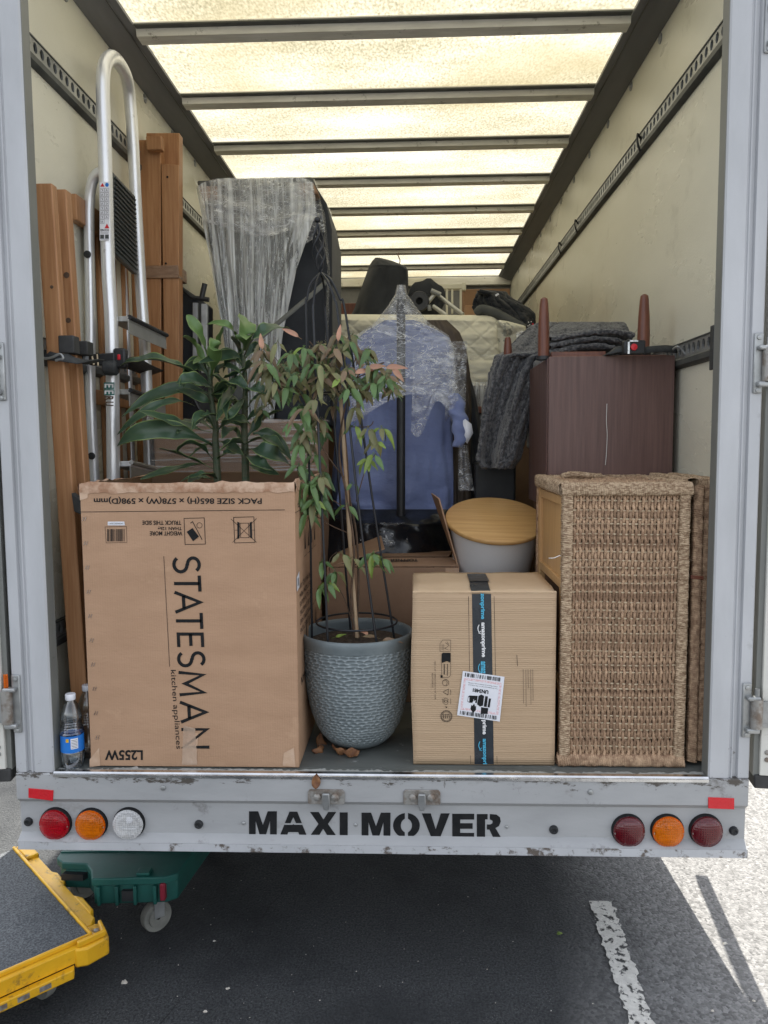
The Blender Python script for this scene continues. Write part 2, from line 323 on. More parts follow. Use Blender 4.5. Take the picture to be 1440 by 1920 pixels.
# translucent roof skin
m_roof = bpy.data.materials.new('translucent_roof'); m_roof.use_nodes = True
t = m_roof.node_tree; N = t.nodes; L = t.links; tc = N.new('ShaderNodeTexCoord')
def _ns(sc, det, st=(1,1,1)):
    mp = N.new('ShaderNodeMapping'); mp.inputs['Scale'].default_value = st; L.new(tc.outputs['Object'], mp.inputs[0])
    n = N.new('ShaderNodeTexNoise'); n.inputs['Scale'].default_value = sc; n.inputs['Detail'].default_value = det; L.new(mp.outputs[0], n.inputs[0]); return n
n1 = _ns(115, 6, (1,.5,1)); n2 = _ns(2.2, 5, (.7,1.6,1)); n4 = _ns(14, 4)
def _mr(s, a, b_, c=0., d=1.):
    r = N.new('ShaderNodeMapRange'); r.inputs[1].default_value = a; r.inputs[2].default_value = b_; r.inputs[3].default_value = c; r.inputs[4].default_value = d; L.new(s, r.inputs[0]); return r.outputs[0]
def _mx(f, a, b_):
    x = N.new('ShaderNodeMix'); x.data_type = 'RGBA'; L.new(f, x.inputs[0])
    for i, q in ((6, a), (7, b_)):
        if isinstance(q, tuple): x.inputs[i].default_value = (*q, 1)
        else: L.new(q, x.inputs[i])
    return x.outputs[2]
c = _mx(_mr(n2.outputs[0], .35, .7), (.315,.305,.255), (.245,.23,.165))
ad = N.new('ShaderNodeMath'); ad.operation = 'MULTIPLY_ADD'; ad.inputs[1].default_value = .6; L.new(n2.outputs[0], ad.inputs[0]); L.new(n1.outputs[0], ad.inputs[2])
c = _mx(_mr(ad.outputs[0], .68, 1.12), c, (.11,.10,.066))
n6 = _ns(1.3, 7, (1,1,1)); c = _mx(_mr(n6.outputs[0], .52, .68, 0, .6), c, (.19,.165,.10))
c = _mx(_mr(n4.outputs[0], .6, .75, 0, .5), c, (.19,.175,.115))
tl = N.new('ShaderNodeBsdfTranslucent'); df = N.new('ShaderNodeBsdfDiffuse'); ms = N.new('ShaderNodeMixShader'); ms.inputs[0].default_value = .2
L.new(c, tl.inputs[0]); L.new(c, df.inputs[0]); L.new(tl.outputs[0], ms.inputs[1]); L.new(df.outputs[0], ms.inputs[2]); L.new(ms.outputs[0], N['Material Output'].inputs[0])

def lens_mat(name, col, dens=.25, gl=.12):
    m = bpy.data.materials.new(name); m.use_nodes = True; t = m.node_tree; N = t.nodes; L = t.links; b = N['Principled BSDF']
    b.inputs['Base Color'].default_value = (*col, 1); b.inputs['Roughness'].default_value = .1; b.inputs['Coat Weight'].default_value = .5
    tr = N.new('ShaderNodeBsdfTransparent'); tr.inputs[0].default_value = (*[min(1, q**.45) for q in col], 1); ms = N.new('ShaderNodeMixShader'); lw = N.new('ShaderNodeLayerWeight'); lw.inputs[0].default_value = .3
    mr = N.new('ShaderNodeMapRange'); mr.inputs[3].default_value = dens; mr.inputs[4].default_value = 1; L.new(lw.outputs['Facing'], mr.inputs[0])
    tc = N.new('ShaderNodeTexCoord'); vo = N.new('ShaderNodeTexVoronoi'); vo.inputs['Scale'].default_value = 160; vo.inputs['Randomness'].default_value = .1; L.new(tc.outputs['Object'], vo.inputs[0])
    bp = N.new('ShaderNodeBump'); bp.inputs['Strength'].default_value = .5; bp.inputs['Distance'].default_value = .002; L.new(vo.outputs['Distance'], bp.inputs['Height']); L.new(bp.outputs[0], b.inputs['Normal'])
    a_ = N.new('ShaderNodeMath'); a_.operation = 'MULTIPLY_ADD'; a_.inputs[1].default_value = .45; L.new(vo.outputs['Distance'], a_.inputs[0]); L.new(mr.outputs[0], a_.inputs[2]); a_.use_clamp = True
    L.new(a_.outputs[0], ms.inputs[0]); L.new(tr.outputs[0], ms.inputs[1]); L.new(b.outputs[0], ms.inputs[2]); L.new(ms.outputs[0], N['Material Output'].inputs[0]); return m
m_red = lens_mat('red_lens', (.50,.004,.014), .15); m_redd = lens_mat('dark_red_lens', (.10,.003,.008), .6); m_amber = lens_mat('amber_lens', (.85,.19,.003), .14); m_clearl = lens_mat('clear_lens', (.8,.8,.8), .12)
m_bowl = mat('reflector_bowl', (.75,.75,.75), (.5,.5,.5), scale=60, rough=.3, metal=.7, bump=.8, bscale=90)
# thin bottle plastic
m_pet = bpy.data.materials.new('clear_bottle_plastic'); m_pet.use_nodes = True
t = m_pet.node_tree; N = t.nodes; L = t.links
tr = N.new('ShaderNodeBsdfTransparent'); tr.inputs[0].default_value = (.80,.86,.9,1); gl = N.new('ShaderNodeBsdfGlossy'); gl.inputs['Roughness'].default_value = .06
fr = N.new('ShaderNodeLayerWeight'); fr.inputs[0].default_value = .45; ms = N.new('ShaderNodeMixShader'); mr = N.new('ShaderNodeMath'); mr.operation = 'MULTIPLY_ADD'; mr.inputs[1].default_value = .7; mr.inputs[2].default_value = .1
L.new(fr.outputs['Facing'], mr.inputs[0]); L.new(mr.outputs[0], ms.inputs[0]); L.new(tr.outputs[0], ms.inputs[1]); L.new(gl.outputs[0], ms.inputs[2]); L.new(ms.outputs[0], N['Material Output'].inputs[0])

def wear(m, z0, z1, amp, sc, col, lo, hi):       # grime and chips that gather towards the height z1
    N = m.node_tree.nodes; L = m.node_tree.links; b = N['Principled BSDF']; tc = N.new('ShaderNodeTexCoord'); sp = N.new('ShaderNodeSeparateXYZ'); L.new(tc.outputs['Object'], sp.inputs[0])
    zr = N.new('ShaderNodeMapRange'); zr.inputs[1].default_value = z0; zr.inputs[2].default_value = z1; zr.inputs[3].default_value = 0; zr.inputs[4].default_value = amp; L.new(sp.outputs[2], zr.inputs[0])
    mp = N.new('ShaderNodeMapping'); mp.inputs['Scale'].default_value = sc; L.new(tc.outputs['Object'], mp.inputs[0]); nn = N.new('ShaderNodeTexNoise'); nn.inputs['Scale'].default_value = 1; nn.inputs['Detail'].default_value = 9; nn.inputs['Roughness'].default_value = .75; L.new(mp.outputs[0], nn.inputs[0])
    ad = N.new('ShaderNodeMath'); L.new(nn.outputs[0], ad.inputs[0]); L.new(zr.outputs[0], ad.inputs[1]); rr = N.new('ShaderNodeMapRange'); rr.inputs[1].default_value = lo; rr.inputs[2].default_value = hi; L.new(ad.outputs[0], rr.inputs[0])
    mx = N.new('ShaderNodeMix'); mx.data_type = 'RGBA'; L.new(rr.outputs[0], mx.inputs[0]); L.new(b.inputs['Base Color'].links[0].from_socket, mx.inputs[6]); mx.inputs[7].default_value = (*col, 1); L.new(mx.outputs[2], b.inputs['Base Color'])
wear(m_bumper, F-.06, F-.006, .20, (14,14,34), (.085,.075,.065), .69, .74)
wear(m_bumper, F-.3, F-.29, .0, (5,5,9), (.24,.235,.225), .58, .70)
wear(m_bumper, F-.3, F-.29, .0, (30,30,6), (.14,.13,.12), .66, .70)
wear(m_alu_paint, F+.14, F+.0, .16, (20,20,22), (.12,.10,.085), .70, .76)
wear(m_alu_paint, F-.3, F-.29, 0, (45,45,3), (.24,.24,.24), .66, .72)
wear(m_floor, 0, 1, 0, (14,30,1), (.26,.27,.26), .62, .66)
# ------------------------------------------------------------------ lettering
def text_mesh(s, bold=0, res=3):
    cu = bpy.data.curves.new('lettering', 'FONT'); cu.body = s; cu.size = 1; cu.offset = bold; cu.resolution_u = res
    o = bpy.data.objects.new('tmp', cu); COL.objects.link(o)
    dg = bpy.context.evaluated_depsgraph_get(); dg.update()
    me = bpy.data.meshes.new_from_object(o.evaluated_get(dg))
    bpy.data.objects.remove(o); bpy.data.curves.remove(cu)
    v = np.zeros(len(me.vertices)*3); me.vertices.foreach_get('co', v); v = v.reshape(-1, 3)
    return me, v
def ptext(s, quad, m, parent, off, name='printed_lettering', bold=0, label=None):
    """lettering stretched over a quad of world points: origin, end of baseline, top of origin"""
    me, v = text_mesh(s, bold); lo = v.min(0); hi = v.max(0); u = (v[:, 0]-lo[0])/(hi[0]-lo[0]); t_ = (v[:, 1]-lo[1])/(hi[1]-lo[1])
    o_, a, b_ = map(np.array, quad); P = o_ + u[:, None]*(a-o_) + t_[:, None]*(b_-o_) + np.array(off)
    me.vertices.foreach_set('co', P.reshape(-1)); me.materials.clear(); me.materials.append(m); me.update(); me.name = name
    o = bpy.data.objects.new(name, me); COL.objects.link(o); attach(o, parent)
    if label: o['label'] = label
    return o
def quadY(x0, y0, x1, y1, Y, orient='n'):
    """photo box on the plane Y: text upright 'n', upside down 'f', reading downwards 'd', reading upwards 'u'"""
    A = {'n': ((x0,y1),(x1,y1),(x0,y0)), 'f': ((x1,y0),(x0,y0),(x1,y1)), 'd': ((x0,y0),(x0,y1),(x1,y0)), 'u': ((x1,y1),(x1,y0),(x0,y1))}[orient]
    return [at(p[0], p[1], Y=Y) for p in A]

# ------------------------------------------------------------------ ground
def struct(o): o['kind'] = 'structure'; return o
m_asph = mat('asphalt', (.062,.066,.069), (.022,.024,.027), scale=150, rough=.85, bump=1.2, bscale=150, detail=5, lo=.4, hi=.62, dirt=(.018,.020,.023), dscale=1.3, dlo=.46, dhi=.66, spec=.3, fine=((.22,.22,.21), 210, .64, .70))
N = m_asph.node_tree.nodes; L = m_asph.node_tree.links; b = N['Principled BSDF']
tc = N.new('ShaderNodeTexCoord'); sp = N.new('ShaderNodeSeparateXYZ'); L.new(tc.outputs['Object'], sp.inputs[0])
nw = N.new('ShaderNodeTexNoise'); nw.inputs['Scale'].default_value = 2.5; nw.inputs['Detail'].default_value = 6; L.new(tc.outputs['Object'], nw.inputs[0])
a1 = N.new('ShaderNodeMath'); a1.operation = 'MULTIPLY_ADD'; a1.inputs[1].default_value = .45; L.new(nw.outputs[0], a1.inputs[0]); L.new(sp.outputs[0], a1.inputs[2])
r1 = N.new('ShaderNodeMapRange'); r1.inputs[1].default_value = .75; r1.inputs[2].default_value = 1.05; L.new(a1.outputs[0], r1.inputs[0])
vo = N.new('ShaderNodeTexVoronoi'); vo.inputs['Scale'].default_value = 105; L.new(tc.outputs['Object'], vo.inputs[0])
cr = N.new('ShaderNodeMapRange'); cr.inputs[1].default_value = 0; cr.inputs[2].default_value = 1; cr.inputs[3].default_value = .075; cr.inputs[4].default_value = .225; L.new(vo.outputs['Color'], cr.inputs[0])
cc = N.new('ShaderNodeCombineColor'); [L.new(cr.outputs[0], cc.inputs[i]) for i in range(3)]
mx = N.new('ShaderNodeMix'); mx.data_type = 'RGBA'; L.new(r1.outputs[0], mx.inputs[0]); L.new(b.inputs['Base Color'].links[0].from_socket, mx.inputs[6]); L.new(cc.outputs[0], mx.inputs[7]); L.new(mx.outputs[2], b.inputs['Base Color'])
bp = N.new('ShaderNodeBump'); bp.invert = True; bp.inputs['Strength'].default_value = .6; bp.inputs['Distance'].default_value = .005; L.new(vo.outputs['Distance'], bp.inputs['Height'])
L.new(b.inputs['Normal'].links[0].from_socket, bp.inputs['Normal']); L.new(bp.outputs[0], b.inputs['Normal'])
g = MB(); g.add([(-120,-120,0),(120,-120,0),(120,120,0),(-120,120,0)], [(0,1,2,3)])
struct(g.build('ground', m_asph))
m_crack = mat('dark_crack', (.012,.012,.013), rough=.9)
g = MB(); 
for (x0, y0, x1, y1) in ((-.62,-.28,-.38,.35),(-.38,.35,-.30,.62)):
    n = 40; vs = []
    for i in range(n+1):
        t_ = i/n; x = x0+(x1-x0)*t_+.012*float(vnoise(t_*9, x0*7, 2)); y = y0+(y1-y0)*t_; w_ = .0012*abs(float(vnoise(t_*14, 3.3, 5)))+.0003; vs += [(x-w_, y, .0015), (x+w_, y, .0015)]
    g.add(vs, [(2*i, 2*i+1, 2*i+3, 2*i+2) for i in range(n)])
struct(g.build('ground_crack', m_crack))
# worn painted bay line, a sheet with ragged edges, 4 mm up
m_line = mat('worn_road_paint', (.62,.61,.57), (.5,.49,.46), scale=50, rough=.7, bump=1, bscale=120)
N = m_line.node_tree.nodes; L = m_line.node_tree.links; tc = N.new('ShaderNodeTexCoord')
nn = N.new('ShaderNodeTexNoise'); nn.inputs['Scale'].default_value = 34; nn.inputs['Detail'].default_value = 9; nn.inputs['Roughness'].default_value = .72; L.new(tc.outputs['Object'], nn.inputs[0])
rr = N.new('ShaderNodeMapRange'); rr.inputs[1].default_value = .435; rr.inputs[2].default_value = .47; L.new(nn.outputs[0], rr.inputs[0])
tr = N.new('ShaderNodeBsdfTransparent'); ms = N.new('ShaderNodeMixShader'); L.new(rr.outputs[0], ms.inputs[0]); L.new(tr.outputs[0], ms.inputs[1]); L.new(N['Principled BSDF'].outputs[0], ms.inputs[2]); L.new(ms.outputs[0], N['Material Output'].inputs[0])
g = MB(); ln = []; n = 260
for i in range(n+1):
    y = .43 - i*.01; xl = .689 + (.43-y)*(-.034) + .006*fbm(y*60, 3.1, 5) ; xr = .767 + (.43-y)*(-.06) + .008*fbm(y*70, 9.1, 6)
    ln += [(xl, y, .004), (xr, y, .004)]
g.add(ln, [(2*i, 2*i+2, 2*i+3, 2*i+1) for i in range(n)])
struct(g.build('road_marking', m_line))

# ------------------------------------------------------------------ truck
truck = thing('moving_truck', 'grey box truck with its back open, loaded with furniture', 'truck', (0,0,0))
def P(mb, name, m, bev=0, **k): return mb.build(name, m, truck, bev=bev, **k)
HI = .975; OW = 1.015; LEN = 5.0; ZR = F+2.375; ZC = F+2.332; WR = .864
P(MB().box(-.974, .974, .052, LEN, F-.05, F), 'load_floor', m_floor)
for s, nm in ((-1, 'side_wall'), (1, 'side_wall')):
    P(MB().box(min(s*HI, s*OW), max(s*HI, s*OW), .05, LEN, F-.12, ZR+.03), nm, m_wall)
P(MB().box(-HI, HI, LEN, LEN+.04, F-.05, ZR+.03), 'front_wall', m_cove)
P(MB().box(-.97, .97, LEN-.05, LEN-.002, ZR-.075, ZR-.005), 'header_beam', m_beam, bev=.004)
g = MB(); g.grid(lambda u, v: (-.974+1.948*u, .0+(LEN)*v, ZR+.012+.012*math.sin(v*5*PI/.53)**2*0), 4, 20)
P(g, 'roof_panel', m_roof)
for s in (-1, 1):
    prof = [(HI-.001, ZC), (HI-.03, ZC+.004), (WR+.012, ZR-.008), (WR, ZR-.004), (WR, ZR+.008), (WR+.004, ZR+.008), (HI-.001, ZR+.009)]
    P(MB().extrude([(s*a, z) for a, z in prof], (0,.05,0), (1,0,0), (0,0,1), (0,LEN-.06,0)), 'roof_trim', m_cove)
    P(MB().box(min(s*(WR+.022), s*(WR+.025)), max(s*(WR+.022), s*(WR+.025)), .06, LEN-.1, ZR-.0175, ZR-.009), 'trim_bead', m_track_d)
for y in (.26, .8, 1.35, 1.88, 2.41, 2.96, 3.48, 4.0, 4.54):
    h = [(-.062, .006), (-.062, .002), (-.036, .002), (-.03, -.026), (.03, -.026), (.036, .002), (.062, .002), (.062, .006)]
    b_ = P(MB().extrude([(y+a, ZR+z) for a, z in h], (-WR+.002,0,0), (0,1,0), (0,0,1), (2*WR-.004,0,0)), 'roof_beam', m_beam)
    for q in (-.049, .049):
        MB().box(-WR+.004, WR-.004, y+q-.013, y+q+.013, ZR-.003, ZR+.0015).build('beam_flange', m_track_d, b_)
# wall rivets under the trim
riv = MB().lathe([(.0, 0), (.006, .001), (.0075, .004), (.017, .004), (.018, 0)][::-1], 14, axis='x').mesh('rivet_washer', m_galv)
for s in (-1, 1):
    y = .08 if s < 0 else .44
    while y < 4.6:
        o = bpy.data.objects.new('rivet', riv); COL.objects.link(o); attach(o, truck); o.location = (s*HI, y, 2.934); o.scale = (-s*1, 1, 1); y += .366
# cargo tracks with real holes
def track(s, z0, y0, y1, hole=True, name='cargo_track', flip=1):
    x = s*(HI-.012); t = P(MB().box(min(s*HI, s*(HI-.002)), max(s*HI, s*(HI-.002)), y0, y1, z0-.005, z0+.072), name, m_track_d)
    g = MB(); pit = .041; n = int((y1-y0)/pit); zc = z0+.048; hh = .022
    sq = [(-1,-1),(0,-1),(1,-1),(1,0),(1,1),(0,1),(-1,1),(-1,0)]
    for i in range(n):
        yc = y0+pit*(i+.5)
        A = [(x, yc+a*pit/2, zc+b*hh) for a, b in sq]; B = [(x, yc+.0125*math.cos(q), zc+.0155*math.sin(q)) for q in [math.radians(k) for k in (225,270,315,0,45,90,135,180)]]
        C = [(x+s*.006, p[1], p[2]) for p in B]
        fs = [(k, (k+1) % 8, 8+(k+1) % 8, 8+k) for k in range(8)] + [(8+k, 8+(k+1) % 8, 16+(k+1) % 8, 16+k) for k in range(8)]
        g.add(A+B+C, fs)
    g.build('track_face', m_galv, t)
    g = MB(); g.box(min(x-.003*s, s*HI-s*.002), max(x-.003*s, s*HI-s*.002), y0, y1, z0+.07, z0+.074)
    g.extrude([(x, z0+.026), (x-s*.006, z0+.02), (x-s*.006, z0+.004), (x, z0-.002), (s*HI-s*.002, z0-.006), (s*HI-s*.002, z0+.026)], (0,y0,0), (1,0,0), (0,0,1), (0,y1-y0,0))
    g.build('track_lip', m_track_d, t)
for s in (-1, 1):
    track(s, 2.612, .06, 4.9)
    track(s, 1.772, .06, 4.9)
    track(s, .935, .06, 4.9)
# posts of the rear frame
for s in (-1, 1):
    g = MB()
    pr = [(.905,.047),(.905,.004),(.909,0),(.958,0),(.961,.004),(.964,.004),(.966,0),(.9685,0),(.971,.011),(.981,.011),(.984,.001),(OW-.004,.001),(OW,.005),(OW,.055),(.976,.055),(.974,.048)]
    g.extrude([(s*a, y) for a, y in pr], (0,0,F-.0), (1,0,0), (0,1,0), (0,0,2.45))
    p_ = P(g, 'rear_post', m_alu_paint)
    g = MB().box(min(s*.9035, s*.9055), max(s*.9035, s*.9055), .0045, .0465, F+.001, F+2.44); g.build('post_return', m_dark_return, p_)
P(MB().box(-OW, OW, 0, .05, F+2.45, F+2.6), 'rear_header', m_alu_paint)
# bumper and sill
prof = [(.05, F-.001), (-.0035, F-.001), (-.006, F-.004), (-.006, F-.075), (.010, F-.090), (.010, F-.178), (-.014, F-.196), (-.014, F-.219), (-.011, F-.221), (.05, F-.221)]
g = MB().extrude(prof, (-OW+.004,0,0), (0,1,0), (0,0,1), (2*OW-.008,0,0))
bump_ = P(g, 'bumper', m_bumper)
g = MB().extrude([(-.0145, F-.1965), (-.0155, F-.196), (-.0155, F-.2185), (-.0145, F-.2185), ], (-OW+.006,0,0), (0,1,0), (0,0,1), (2*OW-.012,0,0)).build('bumper_lip', m_alu_paint, bump_)
P(MB().extrude([(.012,F+.0008),(-.004,F+.0008),(-.0085,F-.002),(-.0085,F-.010),(-.0065,F-.010),(-.0065,F+.0002),(-.003,F+.004),(.012,F+.004)], (-.904,0,0), (0,1,0), (0,0,1), (1.808,0,0)), 'sill_strip', m_chrome)
# ragged worn edge of the floor behind the strip
m_flake = mat('flaked_paint', (.42,.43,.41), (.3,.31,.29), scale=60, rough=.6, bump=.6)
g = MB(); n = 420
vs = []
for i in range(n+1):
    x = -.9+1.8*i/n; vs += [(x, .0125, F+.003), (x, .0125+max(.002, .012+.022*fbm(x*16, 1.3, 3)*abs(vnoise(x*60, 4.4, 8))+.006*vnoise(x*150, 2, 9)), F+.003)]
g.add(vs, [(2*i, 2*i+2, 2*i+3, 2*i+1) for i in range(n)]); P(g, 'flaked_edge', m_flake)
P(MB().box(-.903, .903, .0122, .051, F-.04, F-.0005), 'floor_edge', m_floor)

# MAXI MOVER
GL = {'M': [[(0,0),(0,1),(.33,1),(.5,.45),(.67,1),(1,1),(1,0),(.76,0),(.76,.62),(.6,0),(.4,0),(.24,.62),(.24,0)]],
 'A': [[(.195,.54),(.36,1),(.64,1),(.805,.54),(.6,.54),(.5,.78),(.4,.54)], [(0,0),(.175,.47),(.47,.47),(.5,.5),(.53,.47),(.825,.47),(1,0),(.74,0),(.68,.18),(.32,.18),(.26,0)]],
 'X': [[(0,0),(.33,.52),(.03,1),(.34,1),(.51,.7),(.68,1),(.97,1),(.67,.52),(1,0),(.68,0),(.5,.33),(.32,0)]],
 'I': [[(0,0),(0,1),(1,1),(1,0)]],
 'V': [[(0,1),(.32,1),(.5,.36),(.68,1),(1,1),(.65,0),(.35,0)]],
 'E': [[(0,0),(0,1),(1,1),(1,.77),(.36,.77),(.36,.62),(.93,.62),(.93,.4),(.36,.4),(.36,.23),(1,.23),(1,0)]],
 'R': [[(0,0),(0,1),(.43,1),(.43,.79),(.33,.79),(.33,0)], [(.52,1),(.78,.98),(.92,.87),(.95,.7),(.88,.52),(.74,.44),(1,0),(.68,0),(.5,.38),(.4,.38),(.4,.58),(.54,.58),(.62,.63),(.63,.73),(.52,.79)]]}
oc = [(.5+.5*math.cos(math.radians(a)), .5+.5*math.sin(math.radians(a))) for a in range(97, 264, 12)]
ic = [(.5+.21*math.cos(math.radians(a)), .5+.28*math.sin(math.radians(a))) for a in range(255, 100, -15)]
GL['O'] = [[(.44,1)]+oc[1:-1]+[(.44,0),(.44,.22)]+ic[1:-1]+[(.44,.78)]]; GL['O'].append([(1-a, b) for a, b in GL['O'][0]][::-1])
def gq(x0, x1):
    t0 = 1521+(x0-467)*.0122; return x0, t0, x1, t0+46.5
for ch, x0, x1 in (('M',467,519),('A',524,576),('X',580,632),('I',637,652),('M',678,732),('O',737,787),('V',791,843),('E',848,889),('R',894,941)):
    q = quadY(*gq(x0, x1), .010); o_ = Vector(q[0]); u = Vector(q[1])-o_; v_ = Vector(q[2])-o_; u.y = 0; v_.y = 0; o_.y = .010
    g = MB()
    for poly in GL[ch]: g.extrude(poly, o_ + Vector((0,-.0012,0)), u, v_, (0,.0009,0))
    o = g.build('painted_letter', m_ink, truck, smooth=False); 

def on_plane(px, py, y=.010): return at(px, py, Y=y)
# bolt caps and screws
for px, py in ((54,1540),(373,1545),(1038,1555),(1375,1557)):
    c = on_plane(px, py); P(MB().lathe([(.0125,0),(.012,-.006),(.009,-.010),(.006,-.010),(.004,-.007),(.0001,-.007)], 18, c, 'y'), 'bolt_cap', m_black)
for px, py, r in ((306,1477,.008),(1107,1485,.008),(457,1543,.005),(667,1546,.005),(950,1550,.005)):
    c = on_plane(px, py, -.006 if py < 1500 else .010); P(MB().lathe([(r,0),(r*.9,-.003),(r*.4,-.0045),(.0001,-.0045)], 12, c, 'y'), 'screw_head', m_galv)
# reflectors
for q in (((53,1478),(100,1482),(99,1502),(53,1496)), ((1328,1495),(1377,1497),(1377,1518),(1328,1516))):
    A = [on_plane(a, b_, -.0085) for a, b_ in q]; B = [np.array((p[0], -.0062, p[2])) for p in A]
    P(MB().hexa([A[3], A[2], B[2], B[3], A[0], A[1], B[1], B[0]]), 'reflector', m_reflect, bev=.001)
# round lights
for px, py, m_, nm, lab in ((106,1542,m_red,'tail_light','bright red round lamp'),(173,1543,m_amber,'indicator_light','amber round lamp'),(243,1542,m_clearl,'reversing_light','clear round lamp'),
                       (1177,1555,m_redd,'tail_light','dark red round lamp'),(1250,1555,m_amber,'indicator_light','amber round lamp'),(1322,1555,m_redd,'fog_light','dark red round lamp')):
    c = on_plane(px, py); R = .0455
    base = P(MB().lathe([(R,0),(R,-.006),(R*.97,-.011),(R*.94,-.0125)], 40, c, 'y'), nm, m_ink, label=lab)
    MB().lathe([(R*.94,-.0125),(R*.8,-.007),(R*.5,-.003),(R*.2,-.0015),(.0001,-.0015)], 40, c, 'y').build('reflector_bowl', m_bowl, base, ang=60)
    MB().lathe([(.0001,-.020),(.007,-.018),(.010,-.013),(.007,-.006),(.005,-.002)], 16, (c[0]+.004,c[1],c[2]+.012), 'y').build('bulb', m_label if m_ is m_clearl else m_bowl, base)
    k = [(R*.95, -.012)] + [(R*.93*math.cos(a), -.013-.017*math.sin(a)) for a in np.linspace(0, PI/2*.985, 12)]
    MB().lathe(k, 40, c, 'y', cap1=True).build('lens', m_, base, ang=50)
    g = MB()
    for a in (.08, .16): g.tube([(c[0]+R*.93*math.cos(a*PI/2)*math.cos(t_), -.0132+c[1]-.017*math.sin(a*PI/2), c[2]+R*.93*math.cos(a*PI/2)*math.sin(t_)) for t_ in np.linspace(0, 2*PI, 41)[:-1]], .0011, 5, close=True)
    g.build('lens_rings', m_, base)
    MB().tube([(c[0]-R*.45,c[1]-.006,c[2]-R*.35),(c[0]+R*.45,c[1]-.006,c[2]-R*.35)], .004, 6).build('inner_reflector_step', m_bowl, base)
    for s in (-1, 1):
        MB().lathe([(.0042,-.012),(.0042,-.019),(.003,-.020),(.0001,-.020)], 10, (c[0]+s*R*.80, c[1], c[2]-.003), 'y').build('lens_screw', m_rust, base)
# door catches on the sill
for px, py in ((612,1493),(791,1494)):
    c = on_plane(px, py, -.006); w_ = .051
    g = MB().extrude([(-w_,-.018),(-w_+.004,-.021),(w_-.004,-.021),(w_,-.018),(w_,.014),(w_-.006,.021),(-w_+.006,.021),(-w_,.014)], c, (1,0,0), (0,0,1), (0,-.005,0))
    pl = P(g, 'door_catch', m_rust, bev=.001)
    for s in (-1, 1): MB().lathe([(.012,-.005),(.011,-.009),(.006,-.012),(.0001,-.012)], 6 if s < 0 else 14, (c[0]+s*.025, c[1], c[2]), 'y').build('bolt', m_rust, pl)
    g = MB(); g.extrude([(-.010,.014),(.010,.014),(.011,-.014),(.007,-.036),(-.007,-.036),(-.011,-.014)], (c[0],c[1]-.006,c[2]), (1,0,0), (0,-.12,1), (0,-.010,0))
    g.build('keeper_tab', m_galv, pl, bev=.003)
# folded back doors
for s in (-1, 1):
    d = bpy.data.objects.new('rear_door', MB().box(min(0,s*.030), max(0,s*.030), -.006, .95, F+.01, F+2.42).mesh('rear_door', m_doorw)); COL.objects.link(d); attach(d, truck)
    d.location = (s*1.04, 0, 0); d.rotation_euler = (0, 0, -s*math.radians(7.0)); WORLD[d.name] = Matrix.LocRotScale(d.location, d.rotation_euler, None)
    b = d.modifiers.new('bevel', 'BEVEL'); b.width = .002; b.segments = 2
    MB().box(min(-s*.014,-s*.0005), max(-s*.014,-s*.0005), .004, .93, F+.005, F+2.42).build('door_seal', m_dark_return, d, local=True)
    MB().box(min(-s*.012,s*.031), max(-s*.012,s*.031), -.004, .95, F-.028, F+.009).build('bottom_seal', m_rubber, d, bev=.004, local=True)
    for z in (F+.075, F+.055): MB().lathe([(.007,0),(.006,-.003),(.0001,-.004)], 10, (s*.017, -.0065, z), 'y').build('bolt', m_rust, d, local=True)
# hinges
for s, z0, z1 in ((1, 1.655, 1.81), (-1, .735, .90), (1, .735, .885), (-1, 1.655, 1.81), (1, 2.5, 2.65), (-1, 2.5, 2.65)):
    g = MB(); g.box(min(s*.988, s*1.012), max(s*.988, s*1.012), -.006, .0005, z0, z1)
    h = P(g, 'hinge', m_galv, bev=.003)
    MB().tube([(s*1.022, -.014, z0+.03), (s*1.022, -.014, z1-.04)], .0155, 16).build('hinge_barrel', m_rust, h)
    MB().box(min(s*.995, s*1.03), max(s*.995, s*1.03), -.024, -.004, z1-.045, z1-.033).build('hinge_ear', m_galv, h, bev=.004)
    MB().box(min(s*.995, s*1.03), max(s*.995, s*1.03), -.024, -.004, z0+.016, z0+.03).build('hinge_ear', m_galv, h, bev=.004)
    MB().box(min(s*1.03, s*1.075), max(s*1.03, s*1.075), -.016, -.008, z0+.032, z1-.047).build('hinge_strap', m_galv, h)
    MB().tube([(s*1.022,-.014,z1-.033), (s*1.022,-.014,z1-.012 if s > 0 else z1+.004)], .006, 10).build('hinge_pin', m_amber if (s < 0 and z0 < 1) else m_galv, h)
    for z in (z0+.008, z1-.012): MB().lathe([(.007,-.006),(.006,-.009),(.0001,-.010)], 10, (s*1.0, 0, z), 'y').build('bolt', m_galv, h)
# underbody
P(MB().box(-.45,-.37,.08,4.9,.36,.50).box(.37,.45,.08,4.9,.36,.50), 'chassis_rail', m_black)
P(MB().tube([(-.8,1.55,.27),(.8,1.55,.27)], .045, 12), 'axle', m_black)
P(MB().box(-.95,.95,.055,.09,.40,F-.05), 'rear_crossmember', m_black)
for s in (-1, 1): P(MB().box(min(s*1.0,s*1.045), max(s*1.0,s*1.045), .12, 4.9, .38, .47), 'shadow_edge_rail', m_alu_paint)  # unseen rails, added to place the edge of the body's ground shadow
for s in (-1, 1):
    tw = P(MB().lathe([(.16,-.1),(.245,-.1),(.265,-.08),(.27,0),(.265,.08),(.245,.1),(.16,.1)], 40, (s*.84,1.55,.27), 'x'), 'wheel', m_rubber)
    MB().lathe([(.16,-.09),(.14,-.04),(.06,-.03),(.0001,-.03)], 32, (s*.84,1.55,.27), 'x').build('rim', m_galv, tw)
    P(MB().box(s*.84-.13, s*.84+.13, 1.0, 1.02, .18, F-.05), 'mudflap', m_rubber)

